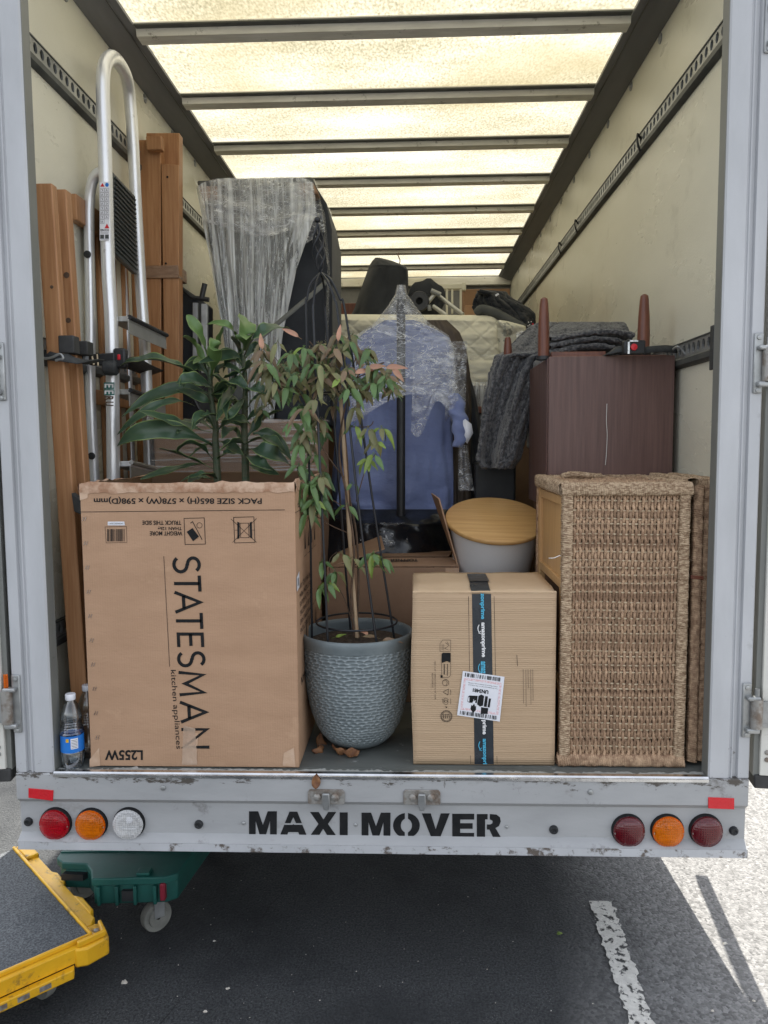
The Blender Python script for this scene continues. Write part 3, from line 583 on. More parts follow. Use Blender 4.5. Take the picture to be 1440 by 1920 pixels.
# ================================================================== CARGO
UP = (0,0,1)
def lin(a, b, t): return np.array(a)*(1-t) + np.array(b)*t
# ------------------------------------------------------------------ tall appliance carton
YB = .04; BX0, BX1, BD, BT = -.816, -.219, .59, F+.808
box = thing('appliance_carton', 'tall brown appliance carton printed STATESMAN standing upside down, a leafy plant inside', 'cardboard box', ((BX0+BX1)/2, YB+BD/2, F))
def wallgrid(mb, p0, p1, p2, nu=24, nv=24, amp=.0025, seed=0, nrm=(0,-1,0)):
    p0, p1, p2, nrm = map(np.array, (p0, p1, p2, nrm))
    def fn(u, v):
        e = math.sin(PI*u)*math.sin(PI*v)
        return tuple(p0 + (p1-p0)*u + (p2-p0)*v + nrm*(amp*float(fbm(u*3+seed, v*4, seed))*e**.4 + .004*e*0))
    mb.grid(fn, nu, nv)
g = MB(); e = .006
g.box(BX0, BX1, YB, YB+e, F+.002, BT); g.box(BX1-e, BX1, YB+e, YB+BD-e, F+.002, BT)
P_ = g.build('front_and_side_panel', m_card, box, bev=.002)
g = MB(); g.box(BX0, BX1, YB+BD-e, YB+BD, F+.002, BT+.01); g.box(BX0, BX0+e, YB+e, YB+BD-e, F+.002, BT)
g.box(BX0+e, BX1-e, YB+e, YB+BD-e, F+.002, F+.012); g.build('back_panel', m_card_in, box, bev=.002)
# torn folded rim, with tape
g = MB(); n = 90
for (xa, ya), (xb, yb), nn in (((BX0,YB),(BX1,YB),(0,-1,0)), ((BX1,YB),(BX1,YB+BD),(1,0,0)), ((BX0,YB+BD),(BX0,YB),(-1,0,0))):
    vs = []
    for i in range(n+1):
        t_ = i/n; x = xa+(xb-xa)*t_; y = ya+(yb-ya)*t_; j = .0022+.0018*fbm(t_*14, xa*9, 4); z1 = BT+.002+.005*fbm(t_*9, 3.3+xa, 5); z0 = BT-.024-.006*abs(fbm(t_*12, 7.7+ya, 6))
        vs += [(x+nn[0]*(j*.5+.001), y+nn[1]*(j*.5+.001), z0), (x+nn[0]*(j+.002), y+nn[1]*(j+.002), (z0+z1)/2), (x+nn[0]*.002, y+nn[1]*.002, z1), (x-nn[0]*.007, y-nn[1]*.007, z1-.002)]
    fs = []
    for i in range(n):
        for k in range(3): fs.append((4*i+k, 4*i+4+k, 4*i+5+k, 4*i+1+k))
    g.add(vs, fs)
g.build('torn_rim', m_cardtorn, box)
for q in (((148,912),(166,912),(164,934),(150,938)), ((168,1424),(186,1402),(188,1436),(168,1438)), ((532,1412),(551,1402),(554,1438),(530,1436)), ((352,1374),(372,1374),(368,1432),(346,1432))):
    A = [at(a, b_, Y=YB-.0012) for a, b_ in q]; MB().add(A, [(0,1,2,3)]).build('tape_piece', m_tape, box)
fo = (0,-.0012,0)
ptext('PACK SIZE 865(H) x 578(W) x 598(D)mm', quadY(176,931,491,945,YB,'f'), m_ink, box, fo, bold=.022)
# stroke letters of the large name
def arc(cx, cy, rx, ry, a0, a1, n=14): return [(cx+rx*math.cos(math.radians(a)), cy+ry*math.sin(math.radians(a))) for a in np.linspace(a0, a1, n)]
ST = {'S': (.62, [arc(.31,.745,.25,.215,28,268)+arc(.31,.27,.27,.24,88,-150)]), 'T': (.62, [[(0,.94),(.62,.94)],[(.31,.94),(.31,0)]]),
      'A': (.74, [[(.04,0),(.37,.93),(.70,0)],[(.16,.32),(.58,.32)]]), 'E': (.5, [[(.5,.94),(.05,.94),(.05,.06),(.5,.06)],[(.05,.51),(.46,.51)]]),
      'M': (.94, [[(.05,0),(.14,.9),(.47,.22),(.80,.9),(.89,0)]]), 'N': (.7, [[(.06,0),(.06,.93),(.64,.07),(.64,1)]])}
name_ = [('S',1043,1074),('T',1079,1109),('A',1108,1150),('T',1149,1179),('E',1186,1213),('S',1221,1250),('M',1258,1305),('A',1314,1356),('N',1364,1404)]
for ch, y0, y1 in name_:
    xb = 324+(y0-1043)*.050; q = [at(xb, y0, Y=YB), at(xb+.05*(y1-y0), y1, Y=YB), at(xb+51, y0, Y=YB)]
    w_, sts = ST[ch]; o_, a, b_ = map(Vector, q); g = MB()
    for st in sts:
        pts = [o_ + (a-o_)*(x/w_) + (b_-o_)*y + Vector((0,-.0012,0)) for x, y in st]; g.ribbon(pts, .0092, (0,-1,0))
    g.build('printed_letter', m_ink, box, smooth=False)
q = [at(317, 1256, Y=YB), at(328, 1404, Y=YB), at(330, 1256, Y=YB)]
ptext('kitchen appliances', q, m_ink, box, fo, bold=.0)
m_fade = film('scuffed_clear_tape', (.62,.46,.34), stretch=(20,20,20), base=.5, amax=.8, rough=.2)
MB().add([tuple(at(a, b_, Y=YB-.0022)) for a, b_ in ((341,1434),(370,1434),(366,1366),(344,1360))], [(0,1,2,3)]).build('tape_piece', m_fade, box)
ptext('L255W', quadY(197,1406,268,1425,YB,'f'), m_ink, box, fo, bold=.03)
q = quadY(280,1003+3,342,990,YB,'f')
ptext('WEIGHT MORE', quadY(281,996,342,1004,YB,'f'), m_ink, box, fo, bold=.02)
ptext('THAN 12kg', quadY(296,986,341,994,YB,'f'), m_ink, box, fo, bold=.02)
ptext('TRUCK THIS SIDE', quadY(267,976,340,984,YB,'f'), m_ink, box, fo, bold=.02)
def pline(mb, pts, wd, Y=YB, close=False): mb.ribbon([at(a, b_, Y=Y-.0012) for a, b_ in pts], wd, (0,-1,0), close)
def ppoly(mb, pts, Y=YB): A = [at(a, b_, Y=Y-.0012) for a, b_ in pts]; mb.add(A, [tuple(range(len(A)))])
g = MB(); pline(g, [(147,960),(534,956)], .0016); g.build('printed_line', m_ink, box)
g = MB(); pline(g, [(307,1043),(318,1250)], .0013); g.build('printed_line', m_ink, box)
g = MB(); pline(g, [(345,972),(383,971),(385,1020),(347,1021)], .0016, close=True); pline(g, [(357,981),(361,978),(379,1012)], .002)
ppoly(g, [(350,997),(361,990),(373,1006),(362,1015)]); pline(g, [(374+5*math.cos(a), 985+5*math.sin(a)) for a in np.linspace(0,2*PI,17)[:-1]], .0012, close=True); g.build('truck_this_side_symbol', m_ink, box, smooth=False)
g = MB(); pline(g, [(438,970),(476,969),(478,1017),(440,1018)], .0016, close=True); pline(g, [(433,973),(481,1017)], .0012); pline(g, [(481,972),(436,1017)], .0012)
pline(g, [(450,981),(466,981),(467,1008),(451,1008)], .0014, close=True); ppoly(g, [(445,978),(449,980),(449,1009),(445,1011)]); ppoly(g, [(468,980),(472,978),(473,1010),(469,1008)]); pline(g, [(440,994),(445,994)], .001); pline(g, [(473,994),(478,994)], .001)
g.build('no_clamping_symbol', m_ink, box, smooth=False)
g = MB(); pline(g, [(197,988),(237,987),(238,1017),(199,1018)], .0009, close=True); x = 201
while x < 233:
    wd = random.choice((1,1.4,2.2)); ppoly(g, [(x,992),(x+wd,992),(x+wd,1015),(x,1015)]); x += wd+random.choice((.9,1.3,1.8))
g.build('printed_barcode', m_ink, box, smooth=False)
g = MB(); A = [at(a, b_, Y=YB-.0016) for a, b_ in ((202,978),(233,978),(234,985),(202,985))]; g.add(A, [(0,1,2,3)]); lb = g.build('sticker', m_label, box)
ptext('2420050225P2', quadY(204,980,232,983,YB,'f'), m_ink, box, (0,-.0022,0))
g = MB()
for i in range(10):                                              # staples down the glued edge
    y = 973+i*45.5; x = 156+i*2.75
    for k in (0, 4.2):
        A = at(x+k-1.2, y+3.5, Y=YB-.0008); B = at(x+k+1.2, y-3.5, Y=YB-.0008); g.tube([A+(0,.001,0), A-(0,.0006,0), B-(0,.0006,0), B+(0,.001,0)], .00075, 5)
g.build('staple', m_chrome, box, kind='stuff')
# prints on the narrow right side of the carton
def side(y, z): return np.array((BX1+.0012, YB+y, F+z))
def stext(s, y0, y1, z0, z1, **k): ptext(s, [side(y1, z1), side(y0, z1), side(y1, z0)], m_ink, box, (0,0,0), **k)   # upside down
stext('WATTS ON/OFF', .05, .30, .735, .755); g = MB(); g.ribbon([side(.0, .725), side(.55, .725)], .0016, (1,0,0)); g.build('printed_line', m_ink, box)
for i, s in enumerate(('THIS APPLIANCE -AVN', 'POSITION MIN', 'VERTICAL 24 HOURS', 'BEFORE CONNECTING', 'TO MAINS SUPPLY AND', 'READ INSTRUCTIONS')): stext(s, .06, .30+.02*(i % 3), .50-.026*i, .516-.026*i)
stext('STATESMAN', .06, .32, .22, .245)
g = MB()
for k in range(4):
    for zz in (.58, .30):
        y = .16+.075*k; g.ribbon([side(y, zz), side(y+.055, zz), side(y+.055, zz+.1), side(y, zz+.1)], .0016, (1,0,0), True)
        g.add([side(y+.015, zz+.02), side(y+.04, zz+.02), side(y+.03, zz+.06), side(y+.025, zz+.085), side(y+.02, zz+.06)], [(0,1,2,3,4)])
g.build('handling_symbols', m_ink, box, smooth=False)
A = [side(.0,.505), side(.05,.51), side(.05,.555), side(.0,.545)]; MB().add([p+(.0008,0,0) for p in A], [(0,1,2,3)]).build('sticker', m_label, box)
g = MB()
for k in range(6): g.add([side(.012+.005*k,.518)+(.0016,0,0), side(.0145+.005*k,.518)+(.0016,0,0), side(.0145+.005*k,.54)+(.0016,0,0), side(.012+.005*k,.54)+(.0016,0,0)], [(0,1,2,3)])
g.build('printed_barcode', m_ink, box)

# ------------------------------------------------------------------ parcel with black tape
AX0, AX1, AY, AT, AD = .103, .502, .072, F+.497, .30
am = thing('taped_parcel', 'corrugated parcel box sealed with black amazon prime tape and a UN3481 battery label', 'cardboard box', ((AX0+AX1)/2, AY+AD/2, F))
g = MB(); n = 30
def af(u, v):
    bul = .004*math.sin(PI*u)*math.sin(PI*v); return (AX0-.006*math.sin(PI*v)**2*(1-u)+(AX1-AX0)*u - .004*(1-v)*0, AY-bul, F+.002+(AT-F-.002)*v)
g.grid(af, 24, 24)
g.build('front_panel', m_card_l, am, solid=.004)
g = MB(); g.box(AX0, AX0+.005, AY+.002, AY+AD, F+.002, AT); g.box(AX1-.005, AX1, AY+.002, AY+AD, F+.002, AT); g.box(AX0, AX1, AY+AD-.005, AY+AD, F+.002, AT-.012); g.box(AX0, AX1, AY+.004, AY+AD, F+.001, F+.006)
g.build('side_panel', m_card_l, am, bev=.001)
g = MB()
g.grid(lambda u, v: (AX0+.003+(AX1-AX0-.006)*u + (.018*v if u < .5 else -.018*v)*0, AY-.001+(AD)*v, AT-.001+.010*math.sin(min(1, v*3)*PI/2)*.6-.012*v*0+.002*float(fbm(u*4, v*5, 3))), 16, 10)
g.build('top_flap', m_card_top, am, solid=.004)
g = MB(); n = 60; vs = []
for i in range(n+1):
    x = AX0+(AX1-AX0)*i/n; vs += [(x, AY-.0015, AT-.002-.004*abs(fbm(i*.12, 1, 4))), (x, AY-.004, AT+.001), (x, AY+.004, AT+.0035)]
g.add(vs, [(3*i+k, 3*i+3+k, 3*i+4+k, 3*i+1+k) for i in range(n) for k in range(2)]); g.build('worn_edge', m_card_top, am)
TY = AY-.0058
def tq(px, py): return at(px, py, Y=TY)
g = MB(); n = 24
L0, L1, R0, R1 = tq(885,1114), tq(890,1434), tq(921,1114), tq(926,1434)
def edge(v, a, b): p = lin(a, b, v); return p
g.grid(lambda u, v: tuple(lin(edge(v, L1, L0), edge(v, R1, R0), u)*np.array((1,0,1)) + np.array((0, AY-.0027-.0040*math.sin(PI*v), 0))), 3, n)
pl, pr = at(880,1082,Z=AT+.008), at(912,1082,Z=AT+.008)
g.add([(L0[0],AY-.0045,AT-.001),(R0[0],AY-.0045,AT-.001),(R0[0]-.001,AY+.05,AT+.0095),(L0[0]-.002,AY+.05,AT+.0095),(pr[0],AY+.24,AT+.0115),(pl[0],AY+.24,AT+.0115)], [(0,1,2,3),(3,2,4,5)])
g.build('black_tape', m_btape, am)
g = MB().add([(pl[0]-.006,AY+.11,AT+.0125),(pr[0]+.0,AY+.11,AT+.0125),(pr[0],AY+.24,AT+.0135),(pl[0]-.006,AY+.24,AT+.0135)], [(0,1,2,3)]).build('black_tape', m_btape, am)
def down(s, xb, y0, y1, h, m_, bold=.035):
    xb += (y0-1114)*.014; q = [at(xb, y0, Y=AY-.0074), at(xb+.014*(y1-y0), y1, Y=AY-.0074), at(xb+h, y0, Y=AY-.0074)]
    return ptext(s, q, m_, am, (0,0,0), bold=bold)
def smile(x, y0, y1, m_):
    x += (y0-1114)*.014; g = MB(); g.ribbon([at(x-3.2*math.sin(PI*t_), y0+(y1-y0)*t_, Y=AY-.0074) for t_ in np.linspace(.08, .95, 9)], .0022, (0,-1,0)); g.ribbon([at(x+2.5, y1-4, Y=AY-.0074), at(x-1.5, y1, Y=AY-.0074), at(x+3, y1+1.5, Y=AY-.0074)], .0015, (0,-1,0)); g.build('printed_smile', m_, am)
down('zonprime', 899, 1112, 1161, 10, m_cyan); 
down('amazonprime', 899.5, 1167, 1232, 10, m_white); smile(898.5, 1170, 1187, m_white)
down('amaz', 899.5, 1240, 1263, 8.5, m_cyan); smile(898.5, 1243, 1262, m_cyan)
down('prime', 899, 1350, 1377, 10, m_white)
down('amazonpri', 899, 1385, 1433, 10, m_cyan); smile(897, 1389, 1406, m_cyan)
A = [at(897,1095,Z=AT+.012), at(907,1111,Z=AT+.004)]
# label
lq = [(868,1258),(946,1269),(937,1353),(857,1341)]
LY = AY-.0086
def lb_(u, v, dy=0):                          # u right, v down on the label
    p = [at(a, b_, Y=LY) for a, b_ in lq]; return p[0]*(1-u)*(1-v)+p[1]*u*(1-v)+p[2]*u*v+p[3]*(1-u)*v + np.array((0,-dy,0))
g = MB(); g.grid(lambda u, v: tuple(lb_(u, v)), 6, 6); lab = g.build('hazard_label', m_label, am)
m_pinkp = mat('pink_hatching', (.70,.45,.47), (.78,.72,.76), scale=240, rough=.5, lo=.45, hi=.55)
g = MB()
for a in ((.05,.14,.95,.19),(.05,.81,.95,.86),(.05,.19,.10,.81),(.90,.19,.95,.81)): g.add([lb_(a[0],a[1],.0005),lb_(a[2],a[1],.0005),lb_(a[2],a[3],.0005),lb_(a[0],a[3],.0005)], [(0,1,2,3)])
g.build('hatched_border', m_pinkp, lab)
g = MB()
for v0, v1 in ((.03,.115),(.885,.97)):
    u = .06
    while u < .93:
        wd = random.choice((.008,.014,.022)); g.add([lb_(u,v0,.0008),lb_(u+wd,v0,.0008),lb_(u+wd,v1,.0008),lb_(u,v1,.0008)], [(0,1,2,3)]); u += wd+random.choice((.008,.014,.03))
g.build('printed_barcode', m_ink, lab, kind='stuff')
ptext('UN3481', [lb_(.66,.345,.0009), lb_(.29,.345,.0009), lb_(.66,.43,.0009)], m_ink, lab, (0,0,0), bold=.04)
ptext('For Emergencies Call +1-703-478-5657', [lb_(.86,.27,.0009), lb_(.16,.27,.0009), lb_(.86,.295,.0009)], m_ink, lab, (0,0,0))
ptext('Global Response Access Code: 333186', [lb_(.86,.225,.0009), lb_(.16,.225,.0009), lb_(.86,.25,.0009)], m_ink, lab, (0,0,0))
g = MB()
def lp(pts): g.add([lb_(u, v, .0009) for u, v in pts], [tuple(range(len(pts)))])
lp([(.20,.55),(.23,.52),(.42,.50),(.42,.66),(.25,.68),(.20,.66)]); lp([(.44,.50),(.50,.46),(.57,.48),(.57,.70),(.50,.73),(.43,.69)]); lp([(.60,.48),(.66,.48),(.66,.72),(.59,.72)]); lp([(.69,.52),(.74,.52),(.73,.72),(.68,.72)])
lp([(.53,.74),(.70,.74),(.70,.87),(.54,.89)]); lp([(.30,.72),(.33,.74),(.36,.68),(.39,.75),(.41,.72),(.42,.82),(.36,.90),(.33,.86),(.29,.82)])
g.build('burning_batteries_symbol', m_ink, lab, smooth=False)
g = MB(); lp([(.205,.57),(.23,.55),(.24,.66),(.21,.65)]); lp([(.31,.66),(.34,.63),(.33,.58),(.36,.63),(.39,.60),(.375,.65),(.41,.69),(.36,.68),(.33,.71),(.34,.67)])
for i in range(len(g.v)): g.v[i] = (g.v[i][0], g.v[i][1]-.0006, g.v[i][2])
g.build('symbol_highlight', m_label, lab, smooth=False)
# small prints on the parcel: recycling symbols, lines (QR code left out)
g = MB(); YA = AY-.0035
pa = lambda pts, wd=.0009, close=False: g.ribbon([at(a, b_, Y=AY-.0068) for a, b_ in pts], wd, (0,-1,0), close)
pf = lambda pts: g.add([at(a, b_, Y=AY-.0068) for a, b_ in pts], [tuple(range(len(pts)))])
pa([(830,1200),(845,1200),(845,1221),(825,1221),(825,1207)], close=True); pa([(835,1205),(842,1210),(834,1216),(840,1218)]); pa([(838,1203),(841,1208)]); pa([(829,1208),(829,1219)]); pa([(832,1208),(832,1219)])
pf([(830,1224),(845,1224),(845,1242),(838,1239),(828,1243),(828,1227)]); pa([(828,1243),(838,1239),(845,1243),(845,1266),(841,1270),(828,1270)], close=True); pa([(833,1245),(833,1265)], .0022); pa([(839,1245),(839,1267)], .0016); pf([(826,1266),(830,1266),(830,1271),(826,1271)])
for cx, cy, r in ((835.5,1280,6),(837,1343,10.5),(837,1343,8.5),(836,1313,4),(836,1317,4)): pa([(cx+r*math.cos(a), cy+r*math.sin(a)) for a in np.linspace(0,2*PI,19)[:-1]], .0010 if r < 10 else .0016, close=True)
pa([(832,1277),(836,1275),(839,1280),(836,1286)]); pa([(831,1297),(841,1292),(840,1303),(831,1298)], .0012); pa([(845,1293),(845,1303)]); pa([(845,1310),(845,1320)]); pa([(830,1310),(830,1318)]); pf([(835,1325),(839,1325),(837,1328)])
for k in range(4): pa([(831+k*3.5,1338),(832+k*3.5,1347)], .0016)
for x_, y_ in ((981,1319),(986,1325),(990,1291),(995,1321),(999,1314)): pa([(x_,1255),(x_+.6,y_)], .0008)
pa([(969,1228),(970.5,1249)], .0012); g.build('printed_symbols', m_ink, am, smooth=False)
for y0, y1, x, s in ((1240,1311,817.5,'BOX_W12 S1D2H1S4S05 1.30 C 2021'),(1262,1289,812.5,'DC02C21326')):
    q = [at(x, y1, Y=AY-.0068), at(x-.4, y0, Y=AY-.0068), at(x-2.6, y1, Y=AY-.0068)]; ptext(s, q, m_ink, am, (0,0,0))
g = MB()
for x0, x1 in ((878.5,882.5),(926.5,932)): g.ribbon([at(x0, 1118, Y=AY-.0032), at((x0+x1)/2, 1276, Y=AY-.0068), at(x1, 1432, Y=AY-.0022)], .0011, (0,-1,0))
g.build('printed_line', m_ink, am)

# ------------------------------------------------------------------ carton behind the pot
CX0, CX1, CY, CT = -.198, .262, .61, F+.482
mb_ = thing('open_carton', 'open brown carton with raised flaps standing behind the grey plant pot', 'cardboard box', ((CX0+CX1)/2, CY+.2, F))
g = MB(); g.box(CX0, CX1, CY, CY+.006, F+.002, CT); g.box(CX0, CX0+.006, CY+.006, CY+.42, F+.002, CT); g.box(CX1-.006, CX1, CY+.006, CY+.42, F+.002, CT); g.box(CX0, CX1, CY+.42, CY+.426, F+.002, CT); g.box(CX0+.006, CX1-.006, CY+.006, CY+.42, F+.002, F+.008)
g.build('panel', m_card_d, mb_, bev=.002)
def flap(pts, name='flap', m_=m_card_d, t_=.005): 
    A = [Vector(p) for p in pts]; n_ = (A[1]-A[0]).cross(A[3]-A[0]).normalized()*t_; return MB().hexa([A[0],A[1],A[2],A[3],A[0]+n_,A[1]+n_,A[2]+n_,A[3]+n_]).build(name, m_, mb_, bev=.001)
flap([(CX0+.1,CY+.42,CT), (CX1,CY+.42,CT), (CX1-.02,CY+.25,CT+.006), (CX0+.1,CY+.25,CT+.006)], 'back_flap')
flap([(CX0+.02,CY+.002,CT+.002), (CX1-.002,CY+.002,CT+.002), (CX1-.01,CY+.13,CT+.012), (CX0+.16,CY+.13,CT+.012)], 'front_flap')
flap([(CX0+.003,CY+.02,CT), (CX0+.003,CY+.40,CT), (CX0+.17,CY+.44,CT+.075), (CX0+.20,CY+.10,CT+.055)], 'left_flap')
a0, a1, a2, a3 = at(862,1080,Y=CY+.02), at(852,1058,Y=CY+.39), at(808,925,Y=CY+.34), at(822,935,Y=CY+.04)
flap([(CX1,CY+.02,CT-.01), (CX1,CY+.40,CT), a2, a3], 'right_flap', m_card)
q = [np.array((CX1-.10,CY+.085,CT+.021)), np.array((CX0+.25,CY+.085,CT+.021)), np.array((CX1-.10,CY+.05,CT+.017))]
ptext('TOPPNER', [np.array((CX1-.14,CY+.09,CT+.0165)), np.array((CX0+.22,CY+.09,CT+.0165)), np.array((CX1-.14,CY+.05,CT+.0128))], m_ink, mb_, (0,0,.0015), bold=.03)
MB().box(CX1-.045, CX1+.002, CY-.0012, CY-.0004, CT-.12, CT-.002).build('tape_piece', m_tape, mb_)

# ------------------------------------------------------------------ white bin with bamboo lid
binn = thing('lidded_bin', 'white tapered bin with a round bamboo lid tipped towards the opening', 'bin', (.385, .80, F+.33), (math.radians(21), math.radians(2), 0))
R0 = .172
g = MB().lathe([(.115,0),(.120,.003),(R0-.012,.315),(R0-.009,.322),(R0-.014,.322)], 64, cap0=True); g.build('bin_body', m_binwhite, binn, local=True)
g = MB().lathe([(.001,.324),(R0+.001,.324),(R0+.004,.327),(R0+.004,.337),(R0+.001,.340),(.001,.340)], 72); g.build('bin_lid', m_bamboo, binn, local=True, ang=60)
sup = thing('support_carton', 'brown carton directly under the white bin', 'cardboard box', (.42,.82,F)); 
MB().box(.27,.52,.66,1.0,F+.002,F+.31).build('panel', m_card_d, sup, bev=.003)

# ------------------------------------------------------------------ grey pot
PC = (-.066, .24); PR = .1715; PH = .352
pot = thing('plant_pot', 'large grey dimpled planter holding soil, between the two front cartons', 'plant pot', (PC[0], PC[1], F))
prof = [(.055,.0),(.072,.004),(.092,.016),(.112,.038),(.129,.068),(.142,.105),(.152,.15),(.159,.195),(.1635,.24),(.1655,.28),(.1665,.315),(.168,.322),(.1705,.330),(.1715,.342),(.170,.349),(.166,PH),(.160,.350),(.157,.345),(.156,.30),(.154,.27)]
s_ = [0]; 
for i in range(1, len(prof)): s_.append(s_[-1]+math.dist(prof[i], prof[i-1]))
ns, nt_ = 250, 480; S_ = np.linspace(0, s_[-1], ns); RR = np.interp(S_, s_, [p[0] for p in prof]); ZZ = np.interp(S_, s_, [p[1] for p in prof])
k = np.ones(9)/9; RR2 = RR.copy(); ZZ2 = ZZ.copy()
RR2[6:-6] = np.convolve(np.pad(RR, 4, 'edge'), k, 'valid')[6:-6]; ZZ2[6:-6] = np.convolve(np.pad(ZZ, 4, 'edge'), k, 'valid')[6:-6]
TH = np.linspace(0, 2*PI, nt_, endpoint=False); SS, TT = np.meshgrid(S_, TH, indexing='ij')
row = SS/.0100; ri = np.floor(row).astype(int); ncell = 38
wob = fbm(TT*7, SS*60, 3, 2)*.4
ci = TT/(2*PI)*ncell + (ri % 2)*.5 + vnoise(ri*1.7, ri*0+.5, 4)*.3 + wob*.4; cx = ci-np.floor(ci)-.5; cy = (row+wob*.5)-np.floor(row+wob*.5)-.5
d2 = (np.abs(cx)*2)**2.4+(np.abs(cy)*2)**2.4
dep = -.0036*np.clip(1-d2, 0, 1)**.6*(1+.3*vnoise(ci*1.0, ri, 9))
s_top = np.interp(.314, ZZ2[:int(ns*.75)], S_[:int(ns*.75)]); fade = np.clip((s_top-SS)/.004, 0, 1)*np.clip((SS-.05)/.02, 0, 1); dep = dep*fade
Rr = RR2[:, None]+dep; PP = np.stack([PC[0]+Rr*np.cos(TT), PC[1]+Rr*np.sin(TT), F+.001+ZZ2[:, None]+TT*0], -1)
g = MB(); fs = [(i*nt_+j, i*nt_+(j+1) % nt_, (i+1)*nt_+(j+1) % nt_, (i+1)*nt_+j) for i in range(ns-1) for j in range(nt_)]
g.add(PP.reshape(-1, 3), fs); g.add([(PC[0]+.055*math.cos(a), PC[1]+.055*math.sin(a), F+.001) for a in TH[::12]], [tuple(range(len(TH[::12])))[::-1]])
po_ = g.build('pot_body', m_pot, pot, ang=180); ca_ = po_.data.color_attributes.new('ridge', 'FLOAT_COLOR', 'POINT'); rv = (np.clip(d2-.55, 0, 1)*fade).reshape(-1); cv = np.zeros((len(po_.data.vertices), 4)); cv[:len(rv), 0] = rv; cv[:len(rv), 1] = rv; cv[:len(rv), 2] = rv; cv[:, 3] = 1; ca_.data.foreach_set('color', cv.reshape(-1))
g = MB()
def soilf(u, v):
    r = .1545*math.sqrt(u) if u > 0 else 0; a = 2*PI*v; x = r*math.cos(a); y = r*math.sin(a)
    return (PC[0]+x, PC[1]+y, F+.315+.022*math.exp(-((x-.02)**2+(y+.03)**2)/.004)+.006*float(fbm(x*60, y*60, 2, 4))*(1-u**4)-.008*(1-u))
g.grid(soilf, 30, 72); g.build('soil', m_soil, pot, ang=60)
# ------------------------------------------------------------------ wire obelisk
ob = thing('wire_obelisk', 'black wire plant obelisk with twisted finial standing in the grey pot', 'plant support', (PC[0], PC[1], F+.3))
def px3(l): return [at(a, b_, Y=y) for a, b_, y in l]
def smooth_pts(P3, n=8):
    P3 = [np.array(p) for p in P3]; out = []; Q = [P3[0]]+P3+[P3[-1]]
    for i in range(1, len(Q)-2):
        for j in range(n):
            t_ = j/n; a, b_, c_, d_ = Q[i-1:i+3]
            out.append(.5*((2*b_)+(-a+c_)*t_+(2*a-5*b_+4*c_-d_)*t_**2+(-a+3*b_-3*c_+d_)*t_**3))
    return out+[P3[-1]]
legs = [[(601,512,.26),(583,532,.25),(576,560,.24),(574,600,.24),(581,940,.24),(585,1205,.23)],
        [(601,512,.26),(592,535,.22),(588,570,.20),(588,610,.19),(603,940,.15),(615,1212,.13)],
        [(602,512,.26),(607,535,.30),(610,570,.33),(612,610,.34),(638,940,.36),(657,1180,.37)],
        [(602,512,.26),(614,528,.22),(627,560,.20),(636,610,.19),(671,940,.15),(707,1212,.13)],
        [(602,512,.26),(620,525,.26),(637,560,.26),(650,600,.26),(699,940,.25),(739,1195,.25)]]
for l in legs: MB().tube(smooth_pts(px3(l), 6), .0036, 8).build('wire_leg', m_wire, ob)
def ring(cx, cy, cz, rx, ry, r, name='wire_ring'): MB().tube([(cx+rx*math.cos(a), cy+ry*math.sin(a), cz) for a in np.linspace(0, 2*PI, 41)[:-1]], r, 7, close=True).build(name, m_wire, ob)
ring(PC[0]-.001, .245, F+.375, .122, .122, .0032); ring(-.095, .26, at(620,735,Y=.19)[2], .075, .075, .0028)
top = at(600,508,Y=.26); ball = at(595,412,Y=.27)
for k in range(4):
    pts = []
    for t_ in np.linspace(0, 1, 26):
        c = lin(top, ball, t_*.93); a = k*PI/2+t_*4.6; r = .021*math.sin(PI*min(1, t_*1.02))**.7*(1-.35*t_); pts.append((c[0]+r*math.cos(a), c[1]+r*math.sin(a), c[2]))
    MB().tube(pts, .0034, 7).build('finial_wire', m_wire, ob)
MB().lathe([(.0001,-.009)]+[(.009*math.cos(a), .009*math.sin(a)) for a in np.linspace(-1.3,1.3,8)]+[(.0001,.009)], 14, ball).build('finial_ball', m_wire, ob)

# ------------------------------------------------------------------ climbing plant
cp = thing('climbing_plant', 'bushy climber with green and bronze leaves growing up inside the wire obelisk', 'plant', (PC[0], PC[1], F+.32))
tag(MB().tube(smooth_pts(px3([(670,1195,.23),(655,1000,.24),(645,840,.25),(636,715,.26)]), 8), [.0058+.001*(i % 8 == 0) for i in range(25)], 9).build('bamboo_cane', m_cane, None), 'straight pale bamboo cane tied to the climber inside the obelisk', 'garden cane')
stems = [[(668,1192,.24),(672,1090,.26),(668,1000,.27),(655,930,.26),(650,850,.25),(640,760,.26),(620,690,.25),(580,640,.24)], [(664,1192,.23),(658,1120,.22),(664,1030,.22),(650,930,.23),(636,850,.24),(648,760,.22),(675,700,.2),(720,680,.2)],
         [(666,1188,.24),(645,1120,.2),(622,1085,.18),(618,1050,.17),(632,1035,.16)], [(650,900,.25),(625,870,.22),(600,830,.2),(575,760,.2),(530,690,.22),(500,650,.24)], [(660,960,.26),(620,935,.2),(590,912,.16),(570,905,.14)],
         [(668,940,.25),(682,890,.2),(690,870,.18),(705,850,.17)], [(655,1000,.25),(620,985,.2),(590,965,.18)], [(650,800,.24),(690,800,.2),(700,790,.19)], [(664,1060,.24),(690,1045,.2),(705,1038,.18)], [(640,740,.25),(600,700,.2),(560,690,.18)], [(648,720,.25),(690,700,.2),(735,700,.2)]]
for i, l in enumerate(stems): MB().tube(smooth_pts(px3(l), 6), [(.0042 if i < 2 else .0018)*(1-.5*k/(len(l)*6)) for k in range((len(l)-1)*6+1)], 6).build('stem', m_bark, cp)
